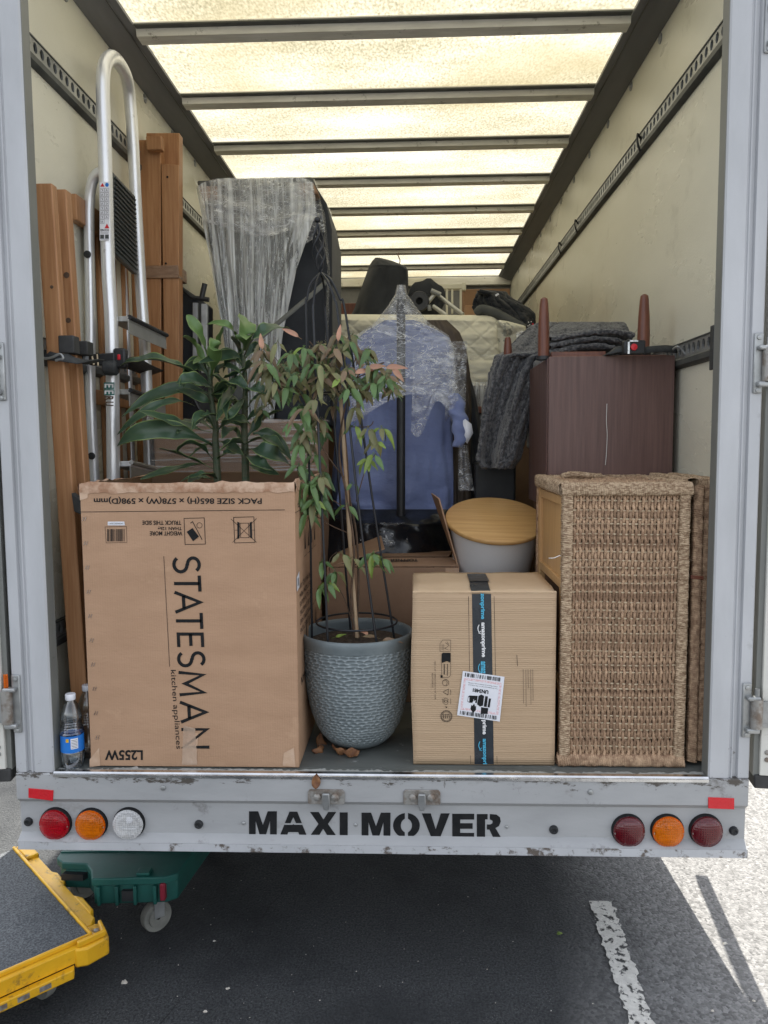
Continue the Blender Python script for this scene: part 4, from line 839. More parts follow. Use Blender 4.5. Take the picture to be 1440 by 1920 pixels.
# leaf shapes
def leaf_mesh(name, m_, L_=.07, W_=.022, fold=.35, droop=.35, nl=8):
    g = MB()
    def fn(u, v):
        t_ = v; wd = W_*.5*(math.sin(PI*min(1, t_**.85))**.8)*(1-.25*t_); s2 = (u-.5)*2
        return (s2*wd, t_*L_, -droop*L_*t_*t_ + abs(s2)*wd*fold + .0015*math.sin(t_*9+s2))
    g.grid(fn, 4, nl); g.v = [(x, y, z) for x, y, z in g.v]
    g.tube([(0,-.014,.001),(0,0,0)], .0008, 4); return g.mesh(name, m_, True, 180)
LM = [[leaf_mesh('leaf', m_, L_, W_, fo_, dr) for L_, W_, fo_, dr in ((.058,.022,.3,.35),(.068,.022,.42,.6),(.044,.018,.2,.1))] for m_ in m_leaf]
def put_leaf(p, dirv, up, sc, mi, parent):
    y = Vector(dirv).normalized(); x = y.cross(Vector(up)); 
    if x.length < .1: x = y.orthogonal()
    x.normalize(); z = x.cross(y); M_ = Matrix(((x.x,y.x,z.x,p[0]),(x.y,y.y,z.y,p[1]),(x.z,y.z,z.z,p[2]),(0,0,0,1)))
    o = bpy.data.objects.new('leaf', random.choice(LM[mi])); COL.objects.link(o); o.parent = parent; o.matrix_parent_inverse = wmat(parent).inverted()
    o.matrix_basis = M_ @ Matrix.Scale(sc, 4)
def whorl(px, py, Y, n=5, sc=1, mats_=(0,), down_=.7, parent=None):
    c = at(px, py, Y=Y); a0 = random.uniform(0, 2*PI)
    for i in range(n):
        a = a0+2*PI*i/n+random.uniform(-.4,.4); d = (math.cos(a), math.sin(a)*.8-.15, -down_+random.uniform(-.35,.35))
        put_leaf(Vector(c)+Vector(d)*.006, d, (random.uniform(-.3,.3), -.7, .9), sc*random.uniform(.75,1.1), random.choice(mats_), parent)
G, OL, BR, PK, LI = 0, 1, 2, 3, 4
for _ in range(33):                                              # dense crown
    x = random.gauss(600, 62); y = random.gauss(690, 32)
    x = min(max(x, 495), 725); y = min(max(y, 640), 765)
    whorl(x, y, random.uniform(.1,.36), random.choice((3,3,4)), .95, (G,OL,OL,BR) if x < 640 else (OL,BR,BR,G), .8, cp)
for x, y, Y, n, mm in ((494,655,.2,4,(BR,OL)),(510,690,.16,4,(BR,OL)),(545,660,.15,5,(G,OL)),(570,650,.15,4,(G,LI)),(520,640,.2,3,(OL,G)),(555,700,.13,4,(G,OL)),(585,680,.14,4,(G,)),(625,650,.16,4,(BR,)),(640,655,.16,3,(BR,OL)),(660,640,.2,3,(BR,)),(650,690,.13,4,(OL,BR)),(690,680,.15,4,(BR,OL)),(700,715,.15,4,(G,)),(725,705,.14,4,(G,)),(655,725,.12,4,(G,)),(640,705,.12,3,(OL,LI)),
                    (560,760,.16,4,(G,)),(545,790,.17,4,(G,)),(575,790,.17,4,(G,)),(565,830,.17,4,(G,OL)),(590,850,.2,4,(G,)),(560,870,.16,4,(G,)),(580,905,.14,5,(G,)),(560,930,.14,5,(G,)),(600,890,.15,4,(G,OL)),(590,935,.14,4,(G,LI)),(575,960,.14,3,(G,)),
                    (665,795,.17,3,(G,LI)),(690,800,.17,4,(LI,OL)),(715,800,.17,4,(OL,LI)),(705,825,.17,4,(OL,LI)),(690,858,.15,6,(LI,)),(700,850,.15,4,(LI,G)),(650,945,.2,2,(G,)),(660,905,.2,2,(G,)),
                    (700,1035,.17,6,(LI,G)),(715,1045,.17,4,(G,)),(640,1035,.16,4,(G,OL)),(605,1050,.16,3,(G,)),(612,1090,.16,5,(G,LI)),(628,1070,.17,4,(G,OL)),(660,1045,.18,3,(OL,LI)),(600,1100,.15,3,(G,))):
    whorl(x, y, Y, n, .95, mm, .9, cp)
MASS = MB()
def mass_leaf(p, dirv, up, sc, mi):
    y = Vector(dirv).normalized(); x = y.cross(Vector(up)).normalized(); z = x.cross(y); me = random.choice(LM[mi]); M_ = Matrix(((x.x,y.x,z.x,p[0]),(x.y,y.y,z.y,p[1]),(x.z,y.z,z.z,p[2]),(0,0,0,1))) @ Matrix.Scale(sc, 4)
    MASS.add([M_ @ v.co for v in me.vertices], [tuple(q.vertices) for q in me.polygons], mi)
for _ in range(64):
    x = min(max(random.gauss(606, 74), 492), 738); y = min(max(random.gauss(690, 38), 628), 800); c = at(x, y, Y=random.uniform(.14,.38)); a0 = random.uniform(0, 6)
    for i in range(4):
        a = a0+i*1.6; mass_leaf(c, (math.cos(a), math.sin(a)*.8-.15, -.8+random.uniform(-.4,.4)), (random.uniform(-.3,.3), -.7, .9), random.uniform(.75,1.05), random.choice((G,OL,OL,BR)))
for _ in range(26):
    x = random.gauss(580, 16); y = random.uniform(760, 960); c = at(x, y, Y=random.uniform(.14,.3)); a0 = random.uniform(0, 6)
    for i in range(4):
        a = a0+i*1.6; mass_leaf(c, (math.cos(a), math.sin(a)*.8-.15, -.9+random.uniform(-.4,.4)), (random.uniform(-.3,.3), -.7, .9), random.uniform(.75,1.05), random.choice((G,G,OL)))
MASS.build('foliage', m_leaf, cp, kind='stuff', ang=180)
for (x, y), (dx, dz), sc in (((723,690),(.9,.15),1),((735,690),(.7,-.7),1),((492,655),(-.1,.9),.9),((560,632),(-.7,.5),.9),((665,700),(.9,.3),.9),((634,640),(.1,.9),.8),((690,690),(1,.2),1)):
    put_leaf(at(x, y, Y=.14), (dx,-.2,dz), (0,-.9,.3), sc*.85, PK, cp)

# ------------------------------------------------------------------ strap-leaved plant in the carton
dr = thing('dracaena_plant', 'dark green plant with long arching strap leaves standing in the open appliance carton', 'plant', (-.47, .40, F+.012))
zc = lambda u, v: (200+u/3.273, 560+v/3.273)
for l in ([(690,1120),(675,1000),(668,870),(668,770),(640,600),(632,420)], [(850,1080),(850,960),(845,800),(850,640),(850,500),(838,350)]):
    pts = [at(*zc(u, v), Y=.42) for u, v in l]; pts[0][2] -= .25; MB().tube(smooth_pts(pts, 6), [.013-.0002*i for i in range(31)], 10).build('stem', m_stem, dr)
def strap_leaf(b0, m0, t0, wd, yb, ym, yt, young=False, roll=0.0, seed=0):
    p0, p1, p2 = at(*zc(*b0), Y=yb), at(*zc(*m0), Y=ym), at(*zc(*t0), Y=yt); n = 26; W = wd/3.273/585*1.4
    c1 = p1*2-(p0+p2)/2; pts = [p0*(1-t_)**2+c1*2*t_*(1-t_)+p2*t_*t_ for t_ in np.linspace(0, 1, n)]
    rows = []; ss = (-1,-.9,-.45,0,.45,.9,1); ph = rng.uniform(0, 6)
    for i, p in enumerate(pts):
        t_ = i/(n-1); tg = pts[min(i+1, n-1)]-pts[max(i-1, 0)]; tg /= np.linalg.norm(tg)+1e-9
        view = np.array((.15,-.55,.8)); sd = np.cross(tg, view); sd /= np.linalg.norm(sd)+1e-9; nm = np.cross(sd, tg)
        a = roll + .5*math.sin(t_*3+ph); sd2 = sd*math.cos(a)+nm*math.sin(a); nm2 = np.cross(sd2, tg)
        pet = .16+.84*min(1, max(0, (t_-.12)/.22))**1.2; ww = W*.5*pet*min(1, ((1-t_)/.30))**.75 + .0006
        for s2 in ss:
            wv = .16*ww*abs(s2)**2*math.sin(t_*21+ph+(0 if s2 > 0 else 1.9))
            rows.append(p + sd2*s2*ww - nm2*(-abs(s2)*ww*.38 + wv))
    g = MB(); k = len(ss)
    for i in range(n-1):
        pass
    fs = []; mi = []
    for i in range(n-1):
        for j in range(k-1): fs.append((i*k+j, i*k+j+1, (i+1)*k+j+1, (i+1)*k+j)); mi.append(1 if j in (0, k-2) else 0)
    g.add(rows, fs); g.m = mi; g.build('leaf', m_drac2 if young else m_drac, dr, ang=180, solid=.0008)
LV = [((640,540),(340,385),(62,425),78,0),((650,600),(400,560),(95,725),62,0),((540,660),(330,650),(65,835),44,0),((640,820),(440,770),(200,690),62,0),((650,900),(330,800),(65,905),80,0),((660,1050),(480,970),(315,920),50,0),((680,1000),(430,1045),(205,1110),40,0),
 ((650,900),(600,905),(500,980),36,0),((640,420),(560,210),(490,100),52,1),((640,440),(540,290),(470,230),40,1),((650,420),(690,280),(715,170),44,1),((800,260),(740,165),(610,158),36,1),((845,320),(855,200),(822,98),85,1),((850,320),(890,230),(882,140),42,1),
 ((850,350),(960,200),(1130,195),60,0),((840,390),(900,300),(940,305),36,0),((830,380),(740,345),(560,395),44,0),((700,690),(710,560),(650,465),90,0),((690,730),(640,715),(570,720),60,0),((850,600),(900,545),(1000,590),50,0),((860,690),(960,600),(1140,680),56,0),
 ((860,850),(960,745),(1080,685),60,0),((850,830),(800,740),(700,765),50,0),((860,930),(1000,940),(1130,1030),66,0),((900,830),(1010,850),(1130,990),60,0),((850,950),(920,1000),(1020,1055),56,0),((840,560),(790,500),(760,520),44,0),((830,470),(900,400),(930,480),46,0),((700,490),(780,470),(865,420),40,0),
 ((660,560),(540,500),(425,525),66,0),((680,1110),(600,1080),(450,1125),46,0),((680,1115),(560,1100),(500,1130),40,0),((640,450),(600,380),(530,400),40,1),((640,500),(720,420),(830,470),44,0),((840,520),(760,560),(690,690),40,0),((850,700),(760,640),(740,740),44,0),((680,880),(760,900),(840,960),40,0),((850,900),(780,880),(690,940),40,0),((850,1020),(950,1040),(1060,1080),40,0),((640,640),(560,600),(400,545),38,0),((690,800),(760,720),(850,600),36,0),((850,760),(920,700),(1010,640),40,0),((640,480),(660,330),(640,240),60,1),((845,420),(800,300),(770,230),44,0)]
for k_ in range(16):
    st_b = random.choice(((660,1000),(845,900),(850,700),(670,820),(640,600),(845,560),(845,430),(640,500)))
    sg = random.choice((-1,1)); ln_ = random.uniform(110,260); LV.append(((st_b[0],st_b[1]),(st_b[0]+sg*ln_*.55,st_b[1]-random.uniform(40,110)),(st_b[0]+sg*ln_,st_b[1]+random.uniform(-60,60)),random.uniform(40,58),0))
for i, (b0, m0, t0, wd, yg) in enumerate(LV):
    yb = .42; strap_leaf(b0, m0, t0, wd, yb, yb+rng.uniform(-.12,.03), yb+rng.uniform(-.20,.08), bool(yg), rng.uniform(-.5,.5), i)
pot2 = thing('inner_pot', 'dark plastic plant pot inside the open appliance carton', 'plant pot', (-.47,.40,F+.012)); MB().lathe([(.10,.0),(.13,.24),(.135,.24),(.135,.26),(.125,.26),(.122,.235),(.001,.235)], 32, (-.47,.40,F+.012), cap0=True).build('pot_body', m_black, pot2)

# ------------------------------------------------------------------ seagrass drawer units
def twist_mesh(n_lobes, L_, r, period, wave_amp, wave_per, phase, seg=6):
    """two-ply twisted strand running along -z that weaves in and out in y"""
    n = int(L_/period*seg); g = MB(); vs = []; K = 10
    for i in range(n+1):
        z = -L_*i/n; tw = 2*PI*i/seg/2; yo = wave_amp*math.cos(PI*(-z)/wave_per+phase); xo = .0006*math.sin(i*.37+phase*3)
        for k in range(K):
            a = 2*PI*k/K; rr = r*(.72+.30*abs(math.cos((a-tw)*1.0)))
            vs.append((xo+rr*math.cos(a), yo+rr*math.sin(a), z))
    fs = [(i*K+k, i*K+(k+1) % K, (i+1)*K+(k+1) % K, (i+1)*K+k) for i in range(n) for k in range(K)]
    g.add(vs, fs); return g
def wound_post(a, b, hx, hy, pitch, ux=(1,0,0), seed=0, amp=.0022, K=16, tilt=.006):
    """square post wrapped in rope: every winding a ridge"""
    a = np.array(a, float); b = np.array(b, float); d = b-a; L_ = np.linalg.norm(d); d /= L_; ux = np.array(ux, float); uy = np.cross(d, ux)
    n = int(L_/pitch*6); g = MB(); vs = []
    for i in range(n+1):
        t_ = L_*i/n; w_ = math.floor(t_/pitch); ph = (t_/pitch) % 1; j = float(vnoise(w_*.83+seed, seed*1.7, 3))*.0012; rid = amp*(abs(math.sin(PI*ph))**.6-.6)+j
        for k in range(K):
            q = 2*PI*(k+.5)/K; c, s2 = math.cos(q), math.sin(q); sx = abs(c)**.45*(1 if c > 0 else -1); sy = abs(s2)**.45*(1 if s2 > 0 else -1)
            fib = .0006*math.sin(k*2.3+i*1.9+w_)
            vs.append(a + d*(t_+tilt*.5*sx*sy) + ux*sx*(hx+rid+fib) + uy*sy*(hy+rid+fib))
    fs = [(i*K+k, i*K+(k+1) % K, (i+1)*K+(k+1) % K, (i+1)*K+k) for i in range(n) for k in range(K)]
    g.add(vs, fs); return g
WX0, WX1, WY, WT, WD = .515, .862, .062, F+.802, .45
wk = thing('seagrass_cabinet', 'woven seagrass cabinet with a pine inner frame, nearest the opening on the right', 'cabinet', ((WX0+WX1)/2, WY+WD/2, F))
pw = .0145
wound_post((WX0+pw,WY+pw,F+.02), (WX0+pw,WY+pw,WT-.03), pw, pw, .0058, seed=1).build('rope_wound_post', m_rope_l, wk, ang=180)
wound_post((WX1-pw,WY+pw,F+.02), (WX1-pw,WY+pw,WT-.03), pw, pw, .0058, seed=2).build('rope_wound_post', m_rope_l, wk, ang=180)
wound_post((WX0-.006,WY+pw,F+.0185), (WX1,WY+pw,F+.0185), .0165, .0165, .0062, (0,1,0), 3).build('rope_wound_rail', m_rope, wk, ang=180)
wound_post((WX0-.004,WY+pw,WT-.018), (WX1+.004,WY+pw,WT-.018), .019, .0185, .0062, (0,1,0), 4).build('rope_wound_rail', m_rope_l, wk, ang=180)
wound_post((WX0+.012,WY+.03,WT-.018), (WX0+.012,WY+WD,WT-.014), .019, .0185, .0062, (1,0,0), 5).build('rope_wound_rail', m_rope_l, wk, ang=180)
wound_post((WX0+.02,WY+WD-.02,WT-.016), (WX1,WY+WD-.02,WT-.016), .02, .02, .0062, (0,1,0), 6).build('rope_wound_rail', m_rope_l, wk, ang=180)
wound_post((WX1-.012,WY+.03,WT-.016), (WX1-.012,WY+WD,WT-.016), .018, .018, .0062, (1,0,0), 7).build('rope_wound_rail', m_rope_l, wk, ang=180)
px0, px1, pz0, pz1 = WX0+2*pw+.001, WX1-2*pw-.001, F+.034, WT-.036
rowp = .0232; nrow = 31; ncol = 34; cw = (px1-px0)/ncol; PLEN = pz1-pz0+.02
tm = [twist_mesh(2, PLEN, .0046, .0062, .0034, rowp, ph).mesh('strand', m_rope, True, 180) for ph in (0, PI)]
for i in range(ncol):
    o = bpy.data.objects.new('woven_strand', tm[i % 2]); COL.objects.link(o); attach(o, wk); o.location = (px0+cw*(i+.5)+rng.uniform(-.0006,.0006), WY+.012, pz1+.01+rng.uniform(-.002,.002))
rm = MB().tube([(px0-.008+ (px1-px0+.016)*t_, .0008*math.sin(t_*9), .0014*math.sin(t_*7)) for t_ in np.linspace(0,1,14)], .0022, 6).mesh('rod', m_rod)
for j in range(nrow):
    z = pz1-.012-rowp*(j-.0) 
    if z < pz0+.004: break
    o = bpy.data.objects.new('cane_rod', rm); COL.objects.link(o); attach(o, wk); o.location = (0, WY+.0122, z-.0+ rng.uniform(-.001,.001)+.0); o.rotation_euler = (0, rng.uniform(-.006,.012), 0)
MB().box(px0-.01, px1+.01, WY+.022, WY+.028, F+.02, WT-.02).build('dark_backing', m_bark, wk)
# pine frame seen through the open left side
g = MB()
for y0, y1, z0, z1, nm in ((WY+.03,WY+.05,F+.03,WT-.04,0),(WY+WD-.05,WY+WD-.018,F+.02,WT-.03,0)): MB().box(WX0+.002, WX0+.026, y0, y1, z0, z1).build('pine_stile', m_pine_l, wk, bev=.002)
for z in (WT-.065, WT-.30, F+.20): MB().box(WX0+.003, WX0+.024, WY+.05, WY+WD-.05, z, z+.026).build('pine_rail', m_pine_l, wk, bev=.002)
MB().box(WX0+.012, WX0+.018, WY+.05, WY+WD-.05, WT-.275, WT-.065).build('ply_panel', m_pine_l, wk)
MB().box(WX0+.02, WX0+.024, WY+.05, WY+WD-.05, F+.02, WT-.3).build('open_side_shade', m_card_in, wk)  # dark sheet standing in for the shade inside the open lower side
wound_post((WX0+.006,WY+WD-.008,F+.02), (WX0+.006,WY+WD-.008,WT-.03), .008, .01, .0058, seed=8).build('rope_wound_post', m_rope, wk, ang=180)
# shaggy woven top
g = MB(); nx, ny = 150, 120; X, Y = np.meshgrid(np.linspace(WX0+.02, WX1-.01, nx), np.linspace(WY+.03, WY+WD-.03, ny))
Z = WT-.008+.006*np.abs(np.sin(X*PI/.012))*np.abs(np.sin(Y*PI/.016))+.006*fbm(X*30, Y*30, 3); g.agrid(np.stack([X, Y, Z], -1)); g.build('woven_top', m_rope, wk, ang=180)
for k, (x0, y0, x1, y1) in enumerate(((.57,.36,.68,.40),(.60,.42,.71,.45))):
    pts = [(x0+(x1-x0)*t_, y0+(y1-y0)*t_+.008*math.sin(t_*6+k), WT+.006+.004*math.sin(t_*4+k)) for t_ in np.linspace(0,1,60)]
    MB().tube(pts, [.0085+.0014*math.sin(i*2.1) for i in range(60)], 8).build('loose_rope', m_rope_l, wk, ang=180)
# loose frayed fibres
g = MB()
for i in range(900):
    s_ = random.random()
    if s_ < .45: p = Vector((random.uniform(WX0,WX1), random.uniform(WY+.02,WY+WD), WT+.002))
    elif s_ < .75: p = Vector((random.uniform(px0,px1), WY+.003, random.uniform(pz0,pz1)))
    else: p = Vector((random.choice((WX0+pw,WX1-pw))+random.uniform(-pw,pw), WY-.002, random.uniform(F+.02,WT)))
    d = Vector((random.uniform(-1,1), random.uniform(-1,.1), random.uniform(-.6,1) if s_ < .45 else random.uniform(-1,1))).normalized()*random.uniform(.006,.014); q = Vector((.0005,0,.0005))
    g.add([p, p+q, p+d], [(0,1,2)])
g.build('frayed_fibres', m_rope_l, wk, kind='stuff', smooth=False)
wk2 = thing('seagrass_cabinet', 'second seagrass unit half hidden between the front one and the right post', 'cabinet', (.93, .25, F))
wound_post((.889,.092,F+.01), (.889,.092,WT-.012), .0135, .0145, .0058, seed=11).build('rope_wound_post', m_rope, wk2, ang=180)
wound_post((.917,.100,F+.01), (.917,.100,WT-.012), .0125, .0145, .0058, seed=12).build('rope_wound_post', m_rope, wk2, ang=180)
wound_post((.945,.106,F+.01), (.945,.106,WT-.012), .0125, .0145, .0058, seed=13).build('rope_wound_post', m_rope, wk2, ang=180)
wound_post((.885,.12,WT-.006), (.885,.48,WT-.004), .014, .014, .0062, (1,0,0), 14).build('rope_wound_rail', m_rope_l, wk2, ang=180)
wound_post((.944,.12,WT-.006), (.944,.48,WT-.004), .014, .014, .0062, (1,0,0), 15).build('rope_wound_rail', m_rope_l, wk2, ang=180)
MB().box(.878,.96,.11,.48,F+.002,WT-.02).build('body', m_rope, wk2)
for z in (WT-.26, WT-.265): MB().tube([(.870,.078,z),(.905,.0765,z-.003)], .003, 6).build('brown_cord', m_mahog_l, wk2)
tag(MB().tube(smooth_pts([(.512,.07,F+.60),(.505,.055,F+.602),(.490,.05,F+.597),(.478,.06,F+.595)], 5), .0011, 5).build('nail', m_thread), 'tiny white hook sticking out of the seagrass cabinet side', 'hook')

# ------------------------------------------------------------------ mahogany cabinet upside down
KX0, KX1, KY, KD, KT = .545, .952, .50, .40, F+1.19
kb = thing('mahogany_cabinet', 'dark mahogany cabinet turned upside down with its round tapered legs in the air', 'cabinet', ((KX0+KX1)/2, KY+KD/2, F))
MB().box(KX0+.003, KX1, KY, KY+.018, F+.70, KT).build('front_panel', m_mahog, kb, bev=.002)
MB().box(KX0, KX0+.018, KY+.019, KY+KD, F+.70, KT-.004).build('side_panel', m_mahog, kb, bev=.002)
MB().box(KX1-.018, KX1-.002, KY+.019, KY+KD, F+.70, KT-.004).build('side_panel', m_mahog, kb)
MB().box(KX0+.02, KX1-.02, KY+.02, KY+KD-.01, KT-.02, KT+.004).build('base_board', m_mahog_l, kb, bev=.002)
MB().box(KX0+.02, KX0+.20, KY+.06, KY+.085, KT+.005, KT+.022).build('base_batten', m_mahog_l, kb, bev=.002)
MB().box(KX0+.02, KX1-.02, KY+KD-.02, KY+KD, F+.7, KT).build('back_panel', m_mahog, kb)
def leg_(px, py0, py1, Y, r):
    b_ = at(px, py1, Y=Y); t_ = at(px, py0, Y=Y); h = t_[2]-b_[2]
    MB().lathe([(r*1.0,0),(r*1.02,h*.3),(r*.93,h*.62),(r*.74,h*.9),(r*.62,h*.975),(r*.3,h),(.0001,h)], 24, b_, cap0=True).build('leg', m_mahog_l, kb)
    MB().lathe([(r*1.25,-.012),(r*1.25,0),(.001,.0)], 24, b_).build('leg_plate', m_black, kb)
leg_(1019, 558, 668, KY+.045, .0185); leg_(1206, 552, 662, KY+.045, .0195); leg_(952, 632, 674, KY+.42, .0155)
MB().tube(smooth_pts([at(1138,757,Y=KY-.002), at(1137,790,Y=KY-.002), at(1138.5,815,Y=KY-.003), at(1137,850,Y=KY-.004), at(1135,872,Y=KY-.006)], 5), .0009, 4).build('white_thread', m_thread, kb)
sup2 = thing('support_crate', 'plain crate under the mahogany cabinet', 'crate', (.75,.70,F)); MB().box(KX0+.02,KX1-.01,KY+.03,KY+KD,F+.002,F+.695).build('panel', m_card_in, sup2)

# ------------------------------------------------------------------ grey wool blankets
def cloth(name, rows, Yf, m_, label, cat, nx=60, ny=60, seed=0, fold=.03, freq=9, solid=.006, ff=.006, parent=None, ffreq=60):
    """rows: list of (py, px_left, px_right); Yf(u,v) the depth; real folds added along the depth"""
    rows = np.array(rows, float); vv = np.linspace(0, 1, ny); r = np.interp(vv*(len(rows)-1), range(len(rows)), rows[:, 0]); xl = np.interp(vv*(len(rows)-1), range(len(rows)), rows[:, 1]); xr = np.interp(vv*(len(rows)-1), range(len(rows)), rows[:, 2])
    Pn = np.zeros((ny, nx, 3))
    for j in range(ny):
        for i in range(nx):
            u = i/(nx-1); v = vv[j]; px = xl[j]+(xr[j]-xl[j])*u + 2.2*float(vnoise(j*.25, seed, 3))*(1 if i in (0, nx-1) else 0); y = Yf(u, v)
            dd = fold*float(fbm(u*freq, v*freq*.35, seed, 3)) + ff*float(fbm(u*ffreq*.5, v*ffreq*.5, seed+5, 2))
            Pn[j, i] = at(px, r[j], Y=y+dd)
    g = MB().agrid(Pn)
    o = g.build(name, m_, parent, ang=180, solid=solid)
    if label: tag(o, label, cat)
    return o
bl = cloth('wool_blanket', [(606,1010,1190),(618,985,1200),(640,965,1200),(662,945,1198),(668,930,1040),(700,918,1028),(760,908,1005),(820,900,985),(860,895,975),(878,905,960)], lambda u, v: 1.22-.30*min(1, v*2.6)+.04*math.sin(u*7), m_blanket,
      'speckled grey wool blanket hanging down to the left of the mahogany cabinet', 'blanket', 90, 110, 3, .05, 6, .012, .008)
b2 = thing('folded_blanket', 'folded grey wool blankets stacked on top of the mahogany cabinet', 'blanket', (.75, .9, KT))
for k, (x0, x1, pz, dz) in enumerate(((.60,.86,0,.026),(.60,.87,.025,.024),(.60,.90,.05,.03))):
    g = MB(); nu, nv = 60, 40
    def fn(u, v, x0=x0, x1=x1, pz=pz, dz=dz, k=k):
        a = 2*PI*u; ex = abs(math.cos(a))**.4*(1 if math.cos(a) > 0 else -1); ez = abs(math.sin(a))**.7*(1 if math.sin(a) > 0 else -1)
        yy = .94+ex*.13; x = x0+(x1-x0)*v + .01*math.sin(a*2+k); zz = KT+.045+pz+ez*dz*.5+.018*math.sin(v*3.1)+.022*(v-.2)*math.sin(v*2.5)+.004*float(fbm(u*20, v*20, k))
        return (x, yy, zz)
    g.grid(fn, nu, nv); g.build('blanket_layer', m_blanket, b2, ang=180)
MB().box(.56,.93,KY+.28,1.08,KT-.3,KT+.03).build('inner_fold', m_blanket, b2, bev=.01)
# wool fuzz
g = MB(); me = bl.data; vs = [Vector(v.co) for v in me.vertices]
for i in range(2600):
    p = random.choice(vs)+Vector((random.uniform(-.004,.004), -.006, random.uniform(-.004,.004))); d = Vector((random.uniform(-1,1), random.uniform(-1,0), random.uniform(-1,1))).normalized()*random.uniform(.004,.010)
    g.add([p, p+Vector((.0007,0,.0007)), p+d], [(0,1,2)])
g.build('wool_fuzz', m_blanket, bl, kind='stuff', smooth=False)
# ratchet strap over the cabinet
rs = thing('ratchet_strap', 'dark ratchet strap with red button across the top of the mahogany cabinet', 'strap', (.9,.5,KT))
def strapline(l, wd, parent, name='webbing', nrm=(0,-1,.4), m_=m_strap):
    P3 = smooth_pts([at(a, b_, Y=y) for a, b_, y in l], 5); g = MB(); g.ribbon(P3, wd, nrm); return g.build(name, m_, parent, solid=.003)
strapline([(1268,655,.5),(1245,654,.47),(1225,655,.45),(1205,657,.44)], .022, rs)
strapline([(1195,657,.44),(1160,655,.46),(1145,659,.50),(1138,664,.53)], .020, rs)
B = at(1188,652,Y=.44); g = MB().box(B[0]-.034,B[0]+.034,.425,.455,B[2]-.022,B[2]+.022); g.build('buckle', m_black, rs, bev=.005)
MB().lathe([(.011,0),(.010,-.006),(.0001,-.007)], 20, (B[0]-.004,.4245,B[2]), 'y').build('release_button', m_redp, rs)
MB().box(B[0]-.024,B[0]-.018,.418,.4245,B[2]-.021,B[2]+.021).build('buckle_bar', m_chrome, rs); MB().box(B[0]-.024,B[0]+.008,.418,.4245,B[2]+.016,B[2]+.021).build('buckle_bar', m_chrome, rs)
MB().tube(smooth_pts(px3([(1262,655,.46),(1270,650,.44),(1278,655,.44),(1285,664,.44),(1292,663,.44),(1292,654,.44)]), 5), .0035, 7).build('hook', m_galv, rs)
hs = tag(MB().box(.955,.9615,.19,.215,1.735,1.86).build('hanging_strap', m_strap, bev=.002), 'short black strap end hanging from the cargo track beside the right post', 'strap')
for y in (.98, 2.1, 2.55):
    MB().tube(smooth_pts([(.963,y,2.66),(.945,y-.02,2.672),(.942,y-.03,2.64),(.955,y-.02,2.61)], 5), .004, 6).build('track_hook', m_black, truck)

# ------------------------------------------------------------------ water bottles
def bottle(loc, rz, front, label):
    b_ = thing('water_bottle', label, 'bottle', loc, (0,0,rz)); s_ = 1.0
    pr = [(.001,.004),(.018,.003),(.027,.0),(.0315,.008),(.033,.03),(.0325,.050),(.0315,.052),(.0315,.098),(.0325,.100)]
    for k in range(5): pr += [(.0325-.0025*(k*.5)-.0,.103+k*.007),(.0300-.0012*k,.1065+k*.007)]
    pr += [(.029,.142),(.026,.160),(.019,.182),(.0125,.192),(.0125,.199)]
    g = MB().lathe(pr, 40); vs = []
    for x, y, z in g.v:
        if z < .03: a = math.atan2(y, x); f = 1-.10*(1-z/.03)*(.5+.5*math.cos(a*5)); x *= f; y *= f
        vs.append((x, y, z))
    g.v = vs; g.build('bottle_body', m_pet, b_, local=True, ang=50)
    MB().lathe([(.0135,.196),(.0142,.1975),(.0142,.211),(.013,.213),(.0001,.213)], 28).build('cap', m_label, b_, local=True)
    if front:
        MB().lathe([(.0322,.050),(.0322,.098)], 40).build('label', m_bluel, b_, local=True, ang=60)
        g = MB(); R_ = .0326
        def lb2(a0, a1, z0, z1): 
            A = [math.radians(a0+(a1-a0)*t_/3) for t_ in range(4)]; v_ = [(R_*math.cos(a), R_*math.sin(a), z0) for a in A]+[(R_*math.cos(a), R_*math.sin(a), z1) for a in A]; g.add(v_, [(i, i+1, 5+i, 4+i) for i in range(3)])
        lb2(-85,-50,.062,.092); g.build('label_text_panel', m_label, b_, local=True)
        g = MB(); R_ = .0327; lb2(-108,-94,.082,.092); g.build('yellow_mark', m_yellow, b_, local=True)
        g = MB(); R_ = .0328
        for k in range(6): lb2(-82,-53,.065+k*.0043,.0662+k*.0043)
        g.build('printed_lines', m_ink, b_, local=True); 
bottle((-.868, .042, F), .2, True, 'clear water bottle with a bright blue label and white cap, nearest the left post')
bottle((-.855, .125, F), 1.2, False, 'clear bottle with a pale cap standing behind the blue labelled bottle')

# ------------------------------------------------------------------ timber and ladder on the left wall
def post(pts, wx, wy, name, label, cat, top=None, grp=None, mm=m_pine):
    a, b_ = map(np.array, pts); t_ = thing(name, label, cat, tuple(b_), group=grp)
    g = MB(); h = [(-wx/2,-wy/2),(wx/2,-wy/2),(wx/2,wy/2),(-wx/2,wy/2)]
    g.hexa([(b_[0]+x, b_[1]+y, b_[2]) for x, y in h]+[(a[0]+x, a[1]+y, a[2]) for x, y in h]); g.build('beam', mm, t_, bev=.004); return t_
z_ = F+.002
p1 = post(((-.925+.0,.150,2.265),(-.880,.150,z_)), .050, .034, 'bed_post', 'tall pine bed post on the left wall, nearest the left door post', 'wooden post')
p2 = post(((-.922,.236,2.275),(-.878,.236,z_)), .050, .040, 'bed_post', 'pine bed post with dark knots directly behind the first post', 'wooden post')
for zk, r in ((2.03,.009),(1.90,.008),(1.37,.006)):
    MB().lathe([(r,-.001),(.0001,-.0014)], 12, (-.905,.2155,zk), 'y').build('knot', m_bark, p2)
